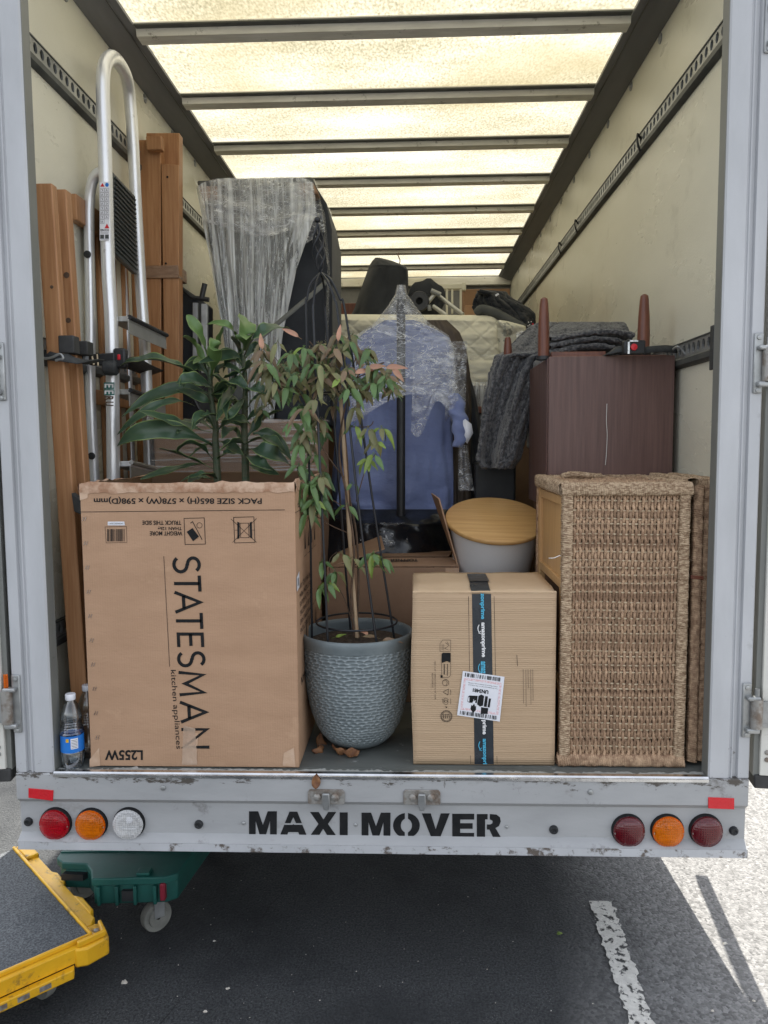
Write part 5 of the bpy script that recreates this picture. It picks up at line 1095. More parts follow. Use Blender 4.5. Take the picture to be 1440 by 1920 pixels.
for p_, k in ((p1,.04),):
    MB().lathe([(.005,-.001),(.0001,-.0014)], 10, (-.912,.1325,1.98), 'y').build('knot', m_bark, p_)
MB().box(-.90,-.855,.13,.171,1.795,1.845).build('rubber_pad', m_rubber, p1, bev=.003); MB().box(-.902,-.85,.212,.258,1.80,1.84).build('rubber_pad', m_rubber, p2, bev=.003)
tag(MB().hexa([(-.868,.10,1.40),(-.825,.085,1.375),(-.822,.09,1.33),(-.862,.10,1.345),(-.868,.128,1.40),(-.825,.118,1.375),(-.822,.118,1.33),(-.862,.128,1.345)]).build('corner_pad', m_rubber, bev=.004), 'small black rubber corner pad beside the top left corner of the appliance carton', 'pad')
p3 = thing('bed_rails', 'two orange pine bed rails taped together against the left wall behind the ladder', 'wooden rails', (-.89,1.1,F))
Y3 = 1.06
def zpost(px0, px1, pyt, Y, name='beam', pyt2=None, d_=.05, par=p3, bot=None):
    A, B = at(px0, pyt, Y=Y), at(px1, pyt2 or pyt, Y=Y); C, D = (at(px0+8, 860, Y=Y), at(px1+1, 860, Y=Y)); zb = bot or F+.002
    k = (A[2]-zb)/(A[2]-C[2]); C = A+(C-A)*k; D = B+(D-B)*k
    return MB().hexa([tuple(C), tuple(D), tuple(D+(0,d_,0)), tuple(C+(0,d_,0)), tuple(A), tuple(B), tuple(B+(0,d_,0)), tuple(A+(0,d_,0))]).build(name, m_pine, par, bev=.003)
zpost(259, 301, 262, Y3); zpost(274, 336, 249, Y3+.055); zpost(302, 335, 306, Y3-.002, pyt2=309)
MB().box(*[v for p in zip(at(275,262,Y=Y3-.03), at(305,290,Y=Y3-.03)) for v in sorted(p)][:2], Y3-.04, Y3-.003, at(275,288,Y=Y3)[2], at(275,262,Y=Y3)[2]).build('notched_block', m_pine, p3, bev=.004)
a_, b_ = at(278,522,Y=Y3-.008), at(334,497,Y=Y3-.008); m_btp = mat('brown_tape', (.30,.19,.12), (.22,.13,.08), scale=30, rough=.25, bump=.5, stretch=(1,1,6))
MB().box(a_[0]-.015, b_[0], Y3-.009, Y3+.11, a_[2], b_[2]).build('parcel_tape', m_btp, p3, bev=.002)
for px, py in ((314,332),(311,494),(310,640)): c = at(px, py, Y=Y3-.0035); MB().lathe([(.0045,-.001),(.0001,-.0014)], 10, c, 'y').build('screw_hole', m_ink, p3)
# slatted bed frame behind the ladder
sf = thing('slatted_bed_frame', 'dark orange slatted bed frame standing on edge behind the ladder', 'bed frame', (-.94,.75,F))
for i, (x, y) in enumerate(((-.948,.60),(-.95,.72),(-.95,.84),(-.95,.95))): MB().box(x-.025, x-.012, y, y+.045, F+.002, F+1.62+.0*i).build('slat', m_pine, sf, bev=.002)
MB().box(-.973,-.945,.40,1.0,F+1.62,F+1.70).build('rail', m_pine, sf, bev=.003); MB().box(-.959,-.948,.50,1.0,F+1.05,F+1.10).build('rail', m_pine, sf, bev=.003)

ld = thing('step_ladder', 'aluminium step ladder with curved handrail strapped upright to the left wall', 'step ladder', (-.89,.65,F))
def zl(px, py, Y): return at(px, py, Y=Y)
YA_, YB_ = .45, .86
top_ = [zl(219,930,YA_+.0)]+[zl(211,700,YA_), zl(203,500,YA_), zl(197,300,YA_), zl(193,180,YA_), zl(194,135,YA_+.01), zl(200,114,YA_+.05), zl(211,108,YA_+.10), zl(222,117,YA_+.18), zl(236,142,YA_+.30), zl(243,180,YA_+.37), zl(249,260,YB_-.02), zl(255,380,YB_), zl(263,520,YB_), zl(273,680,YB_), zl(280,860,YB_), zl(283,930,YB_)]
top_[0][2] = F+.01; top_[0][0] = -.905; top_[-1][2] = F+.01
MB().tube(smooth_pts(top_, 6), .0235, 18, ell=.9).build('handrail', m_alu, ld)
bk = [zl(188,930,YA_+.06), zl(172,800,YA_+.03), zl(170,600,YA_+.03), zl(167,430,YA_+.03), zl(168,375,YA_+.03), zl(172,345,YA_+.02), zl(180,328,YA_+.01), zl(192,322,YA_)]; bk[0][2] = F+.01
MB().tube(smooth_pts(bk, 6), .0165, 16).build('rear_leg', m_alu, ld)
bk = [zl(246,930,YB_), zl(243,800,YB_), zl(235,620,YB_), zl(229,520,YB_), zl(226,470,YB_)]; bk[0][2] = F+.01
MB().tube(smooth_pts(bk, 5), .0165, 14).build('rear_leg', m_alu, ld)
for px, py in ((164,477),(172,855)): c = zl(px, py, YA_+.01); MB().lathe([(.012,0),(.0115,-.004),(.008,-.006),(.0001,-.006)], 20, c, 'y').build('plastic_plug', m_black, ld)
for (xa, ya, xb, yb), m_ in (((213,596,287,630),m_galvtube),((215,733,286,757),m_galvtube),((217,868,283,884),m_alu)):
    a, b_ = zl(xa, ya, YA_+.02), zl(xb, yb, YB_-.02); g = MB(); d = b_-a; sd = np.array((.07,0,0))
    g.hexa([tuple(a+(-.02,0,-.012)), tuple(a+(.05,0,-.012)), tuple(b_+(.05,0,-.012)), tuple(b_+(-.02,0,-.012)), tuple(a+(-.02,0,.006)), tuple(a+(.05,0,.006)), tuple(b_+(.05,0,.006)), tuple(b_+(-.02,0,.006))])
    st_ = g.build('step', m_, ld, bev=.002); MB().tube([a+(.052,0,.002), b_+(.052,0,.002)], .008, 8).build('step_nosing', m_black if m_ is m_galvtube else m_galvtube, st_)
    g = MB().hexa([tuple(a+(.046,.0,-.05)), tuple(a+(.049,0,-.05)), tuple(b_+(.049,0,-.05)), tuple(b_+(.046,0,-.05)), tuple(a+(.046,0,-.012)), tuple(a+(.049,0,-.012)), tuple(b_+(.049,0,-.012)), tuple(b_+(.046,0,-.012))]).build('step_skirt', m_galvtube, st_)
# tilted-up platform, ribbed
A, B, C, D = zl(212,470,YA_+.04), zl(258,515,YB_-.05), zl(254,368,YB_-.05), zl(212,322,YA_+.04)
m_plat = mat('dark_ribbed_platform', (.055,.065,.065), (.07,.08,.08), scale=10, rough=.45)
g = MB().hexa([tuple(A+(.0,0,0)), tuple(B), tuple(B+(-.02,0,0)), tuple(A+(-.02,0,0)), tuple(D), tuple(C), tuple(C+(-.02,0,0)), tuple(D+(-.02,0,0))]); pf_ = g.build('platform', m_plat, ld, bev=.004)
g = MB()
for k in range(1, 17): t_ = k/17; g.tube([lin(A, D, t_)+(.003,.01,0), lin(B, C, t_)+(.003,-.01,0)], .0032, 6)
g.build('platform_ribs', m_plat, pf_, kind='stuff')
# warning sticker and size marks on the front stile
YS = YA_-.0262
def lq_(x0, x1, y0, y1, m_, name, d=0, par=ld):
    return MB().add([tuple(at(a, b_, Y=YS-d)) for a, b_ in ((x0,y1),(x1,y1),(x1,y0),(x0,y0))], [(0,1,2,3)]).build(name, m_, par)
sk = lq_(187, 205, 341, 451, m_label, 'warning_sticker')
g = MB()
for pts, m_ in (([(188,350),(196,350),(192,343)],'r'),([(196,428),(205,428),(200.5,419)],'r')): MB().add([tuple(at(a, b_, Y=YS-.0006)) for a, b_ in pts], [(0,1,2)]).build('red_triangle', m_redp, sk)
MB().add([tuple(at(200.5+3.4*math.cos(a), 346.5+3.8*math.sin(a), Y=YS-.0006)) for a in np.linspace(0, -2*PI, 17)[:-1]], [tuple(range(16))]).build('blue_disc', m_bluel, sk)
g = MB(); pq = lambda pts, wd=.0007, c=False: g.ribbon([at(a, b_, Y=YS-.0006) for a, b_ in pts], wd, (0,-1,0), c)
for r_ in range(8):
    for c_ in range(2):
        if r_ == 7 and c_ == 1: continue
        x = 188+c_*8.6; y = 353+r_*8.4; pq([(x,y),(x+7.4,y),(x+7.4,y+7.2),(x,y+7.2)], .0006, True); pq([(x+2,y+6),(x+3.5,y+2),(x+5,y+6)] if (r_+c_) % 2 else [(x+2,y+2),(x+5,y+3),(x+3,y+6)], .0011)
g.build('pictograms', m_ink, sk, smooth=False); ptext('EN131', [at(188.5,433.5,Y=YS-.0006), at(204,433.5,Y=YS-.0006), at(188.5,429.5,Y=YS-.0006)], m_ink, sk, (0,0,0), bold=.03)
for y in (435.5,437.5,449): g = MB(); g.ribbon([at(188.5,y,Y=YS-.0006), at(203,y,Y=YS-.0006)], .0006, (0,-1,0)); g.build('fine_print', m_ink, sk)
for x in (188,197): lq_(x, x+7, 440, 447.5, m_plat, 'pictogram', .0006, sk)
sk2 = lq_(194.5, 214.5, 717, 729, m_teal, 'teal_sticker'); sk3 = lq_(194.8, 214.8, 730, 741, m_teal, 'teal_sticker')
for s, y0, y1, mm in (('E',719.5,727,m_white),('E',732,739,m_white),('R',743,751,m_bark),('U',753,761,m_bark)):
    q = [at(196,y0,Y=YS-.0007), at(196,y1,Y=YS-.0007), at(213,y0,Y=YS-.0007)]; ptext(s, q, mm, ld, (0,0,0), bold=.03)
# strap round ladder and posts
r2 = thing('ratchet_strap', 'dark ratchet strap with red button holding the ladder and posts to the left wall', 'strap', (-.9,.2,1.8))
strapline([(78,663,.16),(95,668,.12),(130,672,.12),(160,676,.2),(180,679,.3)], .024, r2)
strapline([(212,664,.41),(232,672,.45),(262,688,.7),(292,700,1.0)], .030, r2)
B = at(200,674,Y=.405); MB().hexa([tuple(B+v) for v in ((-.055,-.012,-.018),(.03,-.012,-.022),(.03,.012,-.022),(-.055,.012,-.018),(-.055,-.012,.016),(.03,-.012,.02),(.03,.012,.02),(-.055,.012,.016))]).build('buckle', m_black, r2, bev=.004)
B = B+(.035,0,0); MB().box(B[0]-.012,B[0]+.03,.395,.425,B[2]-.03,B[2]+.035).build('lever', m_black, r2, bev=.008); MB().box(B[0]+.004,B[0]+.014,.391,.3955,B[2]-.003,B[2]+.014).build('release_button', m_redp, r2, bev=.003)
MB().tube([at(172,665,Y=.38), at(176,684,Y=.38)], .003, 6).tube([at(182,664,Y=.38), at(184,686,Y=.38)], .0025, 6).build('buckle_pins', m_rod, r2)
MB().lathe([(.022,-.02),(.024,-.005),(.024,.015),(.018,.022),(.001,.022)], 20, at(208,690,Y=.40), 'x').build('webbing_roll', m_strap, r2)
MB().tube(smooth_pts(px3([(70,668,.13),(84,672,.12),(98,670,.11),(112,664,.11),(118,672,.11),(104,676,.11)]), 5), .004, 7).build('hook', m_galv, r2)

# ------------------------------------------------------------------ wrapped things further in
fb = thing('wrapped_carton', 'long low brown carton wrapped in shiny stretch film behind the dracaena', 'wrapped box', (-.45,.95,F))
FX0, FX1, FZ = at(286,800,Y=.76)[0], at(596,800,Y=.76)[0], at(400,790,Y=.76)[2]
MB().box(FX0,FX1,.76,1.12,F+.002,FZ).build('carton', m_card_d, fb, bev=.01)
g = MB(); g.grid(lambda u, v: (FX0-.006+(FX1-FX0+.012)*u, .752-.004*float(fbm(u*9, v*14, 2)), F+.2+(FZ-F-.195)*v), 50, 50)
g.grid(lambda u, v: (FX0-.006+(FX1-FX0+.012)*u, .752+.37*v, FZ+.006+.006*float(fbm(u*12, v*8, 5))), 40, 16); g.build('stretch_film', m_filmh, fb, ang=180)

wt = thing('wrapped_furniture', 'tall dark furniture wrapped in streaky stretch film, the highest item in the van', 'wrapped furniture', (-.5,1.45,F))
YW = 1.32
def wq(l, y0, y1, name, m_, bev=.02):
    A = [at(a, b_, Y=y0) for a, b_ in l]; B = [np.array((p[0], y1, p[2])) for p in A]; n = len(A)
    g = MB().add(A+B, [tuple(range(n))[::-1], tuple(range(n, 2*n))]+[(i, (i+1) % n, n+(i+1) % n, n+i) for i in range(n)]); return g.build(name, m_, wt, bev=bev)
wq([(378,352),(556,338),(545,440),(522,560),(505,800),(440,800),(418,640),(398,500),(385,410)], YW+.02, YW+.5, 'dark_body', m_charcoal)
wq([(540,345),(584,336),(612,380),(622,430),(624,800),(515,800),(528,560),(552,440)], YW+.09, YW+.55, 'black_back', m_darkcloth, .012)
wq([(370,340),(408,337),(410,372),(380,376)], YW, YW+.10, 'foam_corner', m_card_d, .008); wq([(556,335),(582,333),(598,362),(560,370)], YW, YW+.10, 'foam_corner', m_card_d, .008)
wq([(368,338),(585,331),(590,342),(372,350)], YW-.004, YW+.12, 'top_edge', m_charcoal, .008)
g = MB()
def wf(u, v):
    l = np.interp(v, [0,.12,.35,.62,1], [368,378,398,420,440]); r = np.interp(v, [0,.12,.35,.62,1], [588,592,556,530,512]); top = 336-6*u+16*abs(2*u-1)**7; px = l+(r-l)*u; py = top+(800-top)*v
    bul = .05*math.sin(PI*u)*(.3+v); return tuple(at(px, py, Y=YW-.01+.012*float(fbm(u*22, v*2.2, 4))-bul*.5+.05*v))
g.grid(wf, 90, 60)
def wf2(u, v):
    l = np.interp(v, [0,.12,.35,.62,1], [368,378,398,420,440])-2; py = 336+464*v; p = at(l, py, Y=YW); return (p[0]-.004*u, p[1]+.5*u, p[2]+.006*float(fbm(u*6, v*9, 1)))
g.grid(wf2, 12, 40); g.build('stretch_film', m_filmv, wt, ang=180)
g = MB()
g.grid(lambda u, v: tuple(at(372+216*u+(8*v), (335-6*u+14*abs(2*u-1)**7)+(70+42*math.sin(u*3.1))*v, Y=YW-.035+.014*float(fbm(u*10, v*9, 9)))), 60, 24); g.build('film_band', m_filmc, wt, ang=180)
g = MB()
def wf3(u, v):
    l = np.interp(v, [0,.15,.4,1], [586,604,614,606]); r = np.interp(v, [0,.15,.4,1], [590,622,630,628]); px = l+(r-l)*u; py = 336+420*v; return tuple(at(px, py, Y=YW+.0+.3*u+.012*float(fbm(u*4, v*22, 6))))
g.grid(wf3, 12, 80); g.build('loose_film', m_filmc, wt, ang=180)
g = MB(); g.grid(lambda u, v: tuple(at(548+52*u+10*v, 372+95*v*(1-.35*u), Y=YW+.02+.02*float(fbm(u*9, v*9, 8)))), 30, 30); g.build('torn_film', m_filmc, wt, ang=180)
ts = tag(MB().add([], []) and (lambda: (lambda g: (g.ribbon(smooth_pts(px3([(620,520,1.26),(590,548,1.22),(540,590,1.2),(490,632,1.18),(470,650,1.17)]), 5), .02, (0,-1,.2)), g.build('grey_strap', m_alu_paint, solid=.002))[1])(MB()))(), 'grey webbing strap running diagonally across the tall wrapped furniture', 'strap')
ts.data.materials[0] = mat('olive_grey_webbing', (.15,.155,.145), (.12,.125,.115), scale=20, rough=.7)

tr_ = thing('folded_trolley', 'dark folded metal frame with upright handle between the pine rails and wrapped furniture', 'trolley', (-.82,1.25,F))
def px_box(x0, x1, y0, y1, Y, d_, name, m_, par, bev=.004):
    A, B = at(x0, y1, Y=Y), at(x1, y0, Y=Y); return MB().box(A[0], B[0], Y, Y+d_, A[2], B[2]).build(name, m_, par, bev=bev)
wq2 = MB().add([tuple(at(a, b_, Y=1.28)) for a, b_ in ((334,830),(372,830),(372,560),(334,532))]+[tuple(at(a, b_, Y=1.28)+np.array((0,.25,0))) for a, b_ in ((334,830),(372,830),(372,560),(334,532))], [(3,2,1,0),(4,5,6,7),(0,1,5,4),(1,2,6,5),(2,3,7,6),(3,0,4,7)])
wq2.build('panel', m_darkcloth, tr_, bev=.006)
MB().beam(at(384,700,Y=1.22), at(384,570,Y=1.22), .026, .02, (0,1,0)).build('upright', m_galv, tr_, bev=.002)
MB().beam(at(367,690,Y=1.24), at(367,568,Y=1.24), .022, .02, (0,1,0)).build('upright', m_galv, tr_, bev=.002)
MB().tube([at(378,560,Y=1.22), at(384,532,Y=1.22)], .0115, 12).build('handle_grip', m_black, tr_); MB().tube([at(336,538,Y=1.22), at(360,558,Y=1.22), at(392,562,Y=1.22)], .010, 8).build('crossbar', m_black, tr_)
MB().tube([at(355,760,Y=1.2), at(390,720,Y=1.2)], .008, 8).tube([at(340,700,Y=1.2), at(380,780,Y=1.2)], .008, 8).build('linkage', m_black, tr_)

# garment rack with shirts
gr = thing('garment_rack', 'black garment rack pole standing behind the cartons with film wrapped shirts on it', 'clothes rack', (.057,1.1,F))
pb, ptp = at(752,1030,Y=1.045), at(752,562,Y=1.045); MB().tube([(pb[0]-.004,1.045,F+.03), ptp], .0175, 20).build('pole', m_black, gr)
MB().box(pb[0]-.2,pb[0]+.2,.95,1.35,F+.001,F+.03).build('base', m_black, gr, bev=.006)
MB().tube([(.06,1.045,ptp[2]-.02),(.06,1.75,ptp[2]-.02)], .014, 12).build('hanging_rail', m_black, gr)
def garment(name, rows, Y, m_, label, cat, seed, thick=.10, fold=.022, freq=7):
    """closed hollow garment body: front and back sheets joined at the sides"""
    rows = np.array(rows, float); ny, nx = 80, 72; vv = np.linspace(0, 1, ny); I = [np.interp(vv*(len(rows)-1), range(len(rows)), rows[:, k]) for k in range(3)]
    g = MB(); Pn = np.zeros((ny, nx, 3))
    for j in range(ny):
        for i in range(nx):
            a = 2*PI*i/(nx-1); cx_ = (I[1][j]+I[2][j])/2; hw_ = (I[2][j]-I[1][j])/2
            px = cx_+hw_*(-math.cos(a)); yy = Y-thick*.5*math.sin(a)*min(1, .35+vv[j]*2)+fold*float(fbm(math.cos(a)*freq*.5+5, vv[j]*2.6+(math.sin(a) > 0)*7, seed, 3))*(.3+vv[j])+(.008*float(fbm(math.cos(a)*3, vv[j]*17+i*.06, seed+3, 3)) if name == 'blue_shirt' else 0)
            py = I[0][j]+6*math.sin(i*.35+seed)*(j == ny-1)*1.0 + (abs(math.cos(a))**2*5*vv[j]); Pn[j, i] = at(px, py, Y=yy)
    g.agrid(Pn); o = g.build(name, m_, ang=180); return tag(o, label, cat)
garment('blue_shirt', [(600,722,778),(618,690,820),(632,672,842),(650,662,850),(700,655,852),(800,648,848),(880,640,850),(940,630,850),(962,650,848),(972,700,846)], 1.20, m_shirt, 'long blue cotton shirt hanging from the black rack pole under stretch film', 'shirt', 3, .10, .04, 9)
garment('brown_jacket', [(600,800,838),(622,800,862),(650,800,874),(700,805,882),(760,820,884),(850,835,882),(950,838,884)], 1.28, m_brownjacket, 'brown patterned jacket hanging just behind the blue shirt on its right side', 'jacket', 9, .12)
garment('black_coat', [(700,850,880),(740,850,892),(800,850,903),(860,848,912),(930,845,920),(990,845,925)], 1.36, m_darkcloth, 'black coat hanging at the back of the rack to the right of the brown jacket', 'coat', 12, .14)
garment('dark_shirt', [(640,655,690),(660,640,700),(760,632,700),(900,622,700),(960,625,700)], 1.30, mat('slate_cotton', (.10,.13,.24), (.07,.09,.17), scale=5, rough=.85, bump=.5), 'slate blue shirt hanging behind the blue shirt, showing at its left edge', 'shirt', 15, .12)
sl_ = bpy.data.objects['blue_shirt']
g = MB().tube(smooth_pts(px3([(852,742,1.08),(858,770,1.05),(862,800,1.03),(860,838,1.02)]), 5), [.030,.032,.033,.033,.032,.034,.036,.036,.034,.032,.03,.029,.027,.026,.024,.022], 16, ell=.7)
g.v = [(x+.006*math.sin(z*90), y+.006*math.sin(z*130+x*60), z) for x, y, z in g.v]; g.build('sleeve', m_shirt, sl_, ang=180)
MB().add([tuple(at(a, b_, Y=1.02+.0*i)) for i, (a, b_) in enumerate(((868,782),(884,795),(887,812),(876,832),(868,822)))], [(0,1,2,3,4)]).build('cuff', m_label, sl_, solid=.006)
g = MB()
def hood(u, v):                                 # film cone over the hangers
    a = 2*PI*u; px = 752+np.interp(v, [0,.1,.22,.34,.46,.6,1], [8,12,26,52,86,98,104])*(-math.cos(a)) + np.interp(v, [0,.4,1], [0,2,8]); py = np.interp(v, [0,.22,.34,.46,.6,1], [534,574,606,628,655,765])
    yy = 1.12-np.interp(v, [0,.2,.5,1], [.10,.105,.11,.11])*math.sin(a)+.010*float(fbm(math.cos(a)*5+3, v*16, 2)); py += 26*max(0, v-.85)/.15*math.sin(a*2.1+1); return tuple(at(px, py, Y=yy))
g.grid(hood, 96, 90); g.build('stretch_film', m_filmc, gr, ang=180)
g = MB(); g.grid(lambda u, v: tuple(at(775+75*u+14*v*(u-.3), 660+(150-70*u+20*math.sin(u*9))*v, Y=1.02+.024*float(fbm(u*7, v*8, 12)))), 50, 50)
g.grid(lambda u, v: tuple(at(838+38*u-4*v, 640+150*v, Y=1.16+.02*float(fbm(u*5, v*12, 13)))), 30, 50); g.build('loose_film', m_filmc, gr, ang=180)
g = MB(); g.grid(lambda u, v: tuple(at(868+(16+14*v)*(u-.5)+6*v, 835+85*v, Y=1.0+.02*math.sin(u*7)+.01*float(fbm(u*7, v*8, 16)))), 20, 30); g.build('hanging_film', m_filmc, gr, ang=180)
tag(garment('dark_bag', [(955,625,855),(975,612,862),(1000,604,866),(1060,604,866),(1300,604,866)], 1.12, m_bag, 'black plastic sack slumped under the hanging shirts', 'bag', 21, .30, .05, 5), 'black plastic sack slumped under the hanging shirts', 'bag')
g = MB(); g.grid(lambda u, v: tuple(at(675+90*u, 980+60*v, Y=.985+.03*float(fbm(u*6, v*6, 31)))), 30, 24); tag(g.build('film_scrap', m_filmc, ang=180), 'crumpled clear film scrap lying on the black sack below the shirts', 'film scrap')

# mattress
mt = thing('mattress', 'cream quilted mattress lying across the van in front of the black bags', 'mattress', (.15,2.3,1.9))
YM = 2.1
def quilt(u, v):
    px = 628+(312+14*v)*u; py = 589+2*u+100*v; s1 = (px+py*1.15)/44.0; s2 = (px-py*1.15)/44.0; q = min(1, abs(math.sin(PI*s1))*2.2)*min(1, abs(math.sin(PI*s2))*2.2); q = q**.6
    edge_ = min(1, v*9)**.5; rr = 1-max(0, (u-.95)/.05)**2*.0
    p = at(px, py+max(0,(u-.93)/.07)**2*10*(1-v), Y=YM+.03-.006*q*edge_+.06*(1-edge_)+.05*max(0, (u-.95)/.05)**2+.01*float(fbm(u*6, v*5, 3))); return tuple(p)
g = MB(); g.grid(quilt, 220, 70); A = at(628,589,Y=YM); B = at(940,592,Y=YM)
g.grid(lambda u, v: (A[0]+(B[0]-A[0])*u, YM+.08+.65*v, A[2]-.002-.006*v+.004*math.sin(u*20)), 40, 12); g.build('quilted_cover', m_mattress, mt, ang=180)
MB().box(A[0], B[0]+.02, YM+.09, YM+.7, 1.66, A[2]-.01).build('core', m_mattress, mt)
g = MB(); g.grid(lambda u, v: tuple(at(630+310*u, 676+48*v, Y=YM-.012+.01*float(fbm(u*9, v*6, 5)))), 60, 14); g.build('lower_border', m_mattress, mt, ang=180)
g = MB(); g.grid(lambda u, v: tuple(at(800+142*u, 664+60*v, Y=YM-.04+.014*float(fbm(u*9, v*8, 7)))), 50, 24); g.build('stretch_film', m_filmlite, mt, ang=180)
pl_ = tag(cloth('pillow', [(602,934,938),(606,932,960),(613,932,984),(625,934,988),(660,938,980),(700,940,965)], lambda u, v: 1.98-.06*math.sin(PI*u)*math.sin(PI*min(1, v+.2)), m_pillow, None, None, 40, 40, 5, .03, 4, .01, .003), 'cream pillow with faint grey animal pattern at the right end of the mattress', 'pillow')
wf_ = thing('wrapped_divan', 'grey item wrapped in vertical stretch film under the mattress', 'wrapped furniture', (.3,2.0,1.3))
px_box(868, 952, 722, 900, 2.0, .3, 'grey_body', mat('grey_fabric', (.16,.16,.165), (.12,.12,.125), scale=8, rough=.8), wf_); g = MB(); g.grid(lambda u, v: tuple(at(868+90*u, 716+70*v, Y=1.98+.01*float(fbm(u*20, v*2, 5)))), 50, 14); g.build('stretch_film', m_filmv, wf_, ang=180)
px_box(872, 903, 762, 775, 1.95, .05, 'brown_strip', m_mahog_l, wf_)
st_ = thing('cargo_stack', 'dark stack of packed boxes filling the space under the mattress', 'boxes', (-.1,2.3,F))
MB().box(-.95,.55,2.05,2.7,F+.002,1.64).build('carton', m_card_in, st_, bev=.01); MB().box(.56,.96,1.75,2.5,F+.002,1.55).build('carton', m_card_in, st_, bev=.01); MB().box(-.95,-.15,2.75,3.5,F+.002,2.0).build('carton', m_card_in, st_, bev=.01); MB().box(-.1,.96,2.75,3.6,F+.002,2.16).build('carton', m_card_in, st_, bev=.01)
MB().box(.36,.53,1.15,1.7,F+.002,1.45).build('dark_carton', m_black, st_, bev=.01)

# black things on top of the mattress
bb = garment('garment_bag', [(483,704,712),(488,698,735),(497,692,760),(503,690,765),(540,676,766),(575,664,766),(592,655,766)], 2.5, m_darkcloth, 'tall black fabric bag standing on the mattress left of the clothes rack', 'bag', 41, .25, .02, 4)
bb.modifiers.new('s', 'SUBSURF').levels = 0
hg = tag(MB().tube(smooth_pts(px3([(748,500,2.5),(750,488,2.5),(746,478,2.5),(748,474,2.5)]), 5), .003, 5).build('hanger_hook', m_mahog_l), 'thin brown hanger hook poking above the tall black fabric bag', 'hook')
ch = thing('folding_chair', 'cream slatted folding frame lying on its side on top of the mattress', 'chair', tuple(at(845,560,Y=2.9)))
px_box(816, 872, 532, 542, 2.9, .03, 'top_rail', m_creampaint, ch); px_box(866, 874, 529, 544, 2.89, .05, 'corner_block', m_creampaint, ch)
for x in (836, 846, 862): px_box(x, x+4, 542, 588, 2.9, .015, 'slat', m_creampaint, ch, .002)
px_box(820, 868, 542, 545, 2.92, .01, 'lower_rail', m_creampaint, ch, .002)
bs = thing('office_chair_base', 'black castor base with silver tubes lying on the mattress behind the rack', 'chair base', tuple(at(805,560,Y=2.4)))
g = MB(); g.lathe([(.0001,-.05),(.07,-.045),(.105,-.02),(.11,.01),(.09,.04),(.001,.045)], 28, at(800,560,Y=2.45), 'y'); g.v = [(x, y, z+.008*math.sin(x*70)) for x, y, z in g.v]; g.build('hub_cover', m_darkcloth, bs)
MB().lathe([(.02,-.03),(.052,-.03),(.058,-.01),(.052,.02),(.02,.025)], 20, at(786,566,Y=2.36), 'y').build('castor', m_black, bs)
for p in (((824,556,2.38),(868,590,2.3)), ((812,574,2.34),(838,592,2.3)), ((800,570,2.36),(818,548,2.36))): MB().tube([at(a, b_, Y=y) for a, b_, y in p], .0115, 12).build('silver_tube', m_galvtube, bs)
MB().tube([at(808,545,Y=2.34), at(826,553,Y=2.34)], .014, 10).tube([at(804,572,Y=2.34), at(806,582,Y=2.34)], .012, 10).build('bracket', m_galv, bs)
fc = thing('flat_carton', 'flat brown cardboard carton against the front wall at the far end', 'cardboard box', tuple(at(910,570,Y=3.7)))
px_box(868, 956, 541, 640, 3.7, .4, 'panel', m_card_d, fc); px_box(872, 905, 572, 620, 3.55, .1, 'small_panel', m_card, fc); 
cpile = cloth('black_trousers', [(546,897,902),(550,897,948),(562,890,958),(575,886,985),(590,896,1000),(605,925,1002),(622,972,996)], lambda u, v: 2.35-.10*math.sin(PI*u), m_darkcloth, 'heap of black clothes sliding down beside the mattress by the right wall', 'clothes', 60, 50, 17, .06, 5, .02, .006)
MB().add([tuple(at(a, b_, Y=2.22)) for a, b_ in ((928,553),(934,549),(936,552),(930,556))], [(0,1,2,3)]).build('care_label', m_label, cpile)
MB().tube(smooth_pts(px3([(895,588,2.2),(905,580,2.18),(930,588,2.16),(960,604,2.14),(985,618,2.12)]), 5), [.026]*21, 12).build('rolled_leg', m_charcoal, cpile)
dt = tag(cloth('spotted_bag', [(598,992,998),(606,988,1000),(618,986,1000),(626,990,997)], lambda u, v: 1.9, m_black, None, None, 14, 14, 2, .01, 4, .01, 0), 'small black bag with white spots and a red stripe near the right wall', 'bag')
for a, b_ in ((991,604),(996,603),(993,609),(997,612),(992,616),(996,620),(990,611)): MB().lathe([(.0028,-.001),(.0001,-.0012)], 8, at(a, b_, Y=1.865), 'y').build('white_spot', m_white, dt)
MB().tube([at(999,606,Y=1.87), at(1000,622,Y=1.87)], .004, 6).build('red_stripe', m_redp, dt)
oc_ = thing('pale_carton', 'pale orange carton with clear film peeking above the wool blankets', 'cardboard box', tuple(at(1030,625,Y=1.5)))
px_box(1000, 1088, 614, 700, 1.5, .3, 'panel', mat('orange_carton', (.52,.33,.16), (.45,.28,.13), scale=7, rough=.7), oc_)
g = MB(); g.grid(lambda u, v: tuple(at(968+66*u, 612+46*v+10*(1-u), Y=1.42+.03*float(fbm(u*6, v*6, 33)))), 30, 20); g.build('stretch_film', m_filmc, oc_, ang=180)
tag(px_box(630, 676, 568, 590, 2.75, .2, 'low_wooden_edge', m_mahog_l, None), 'reddish wooden board end lying left of the tall black bag', 'board')

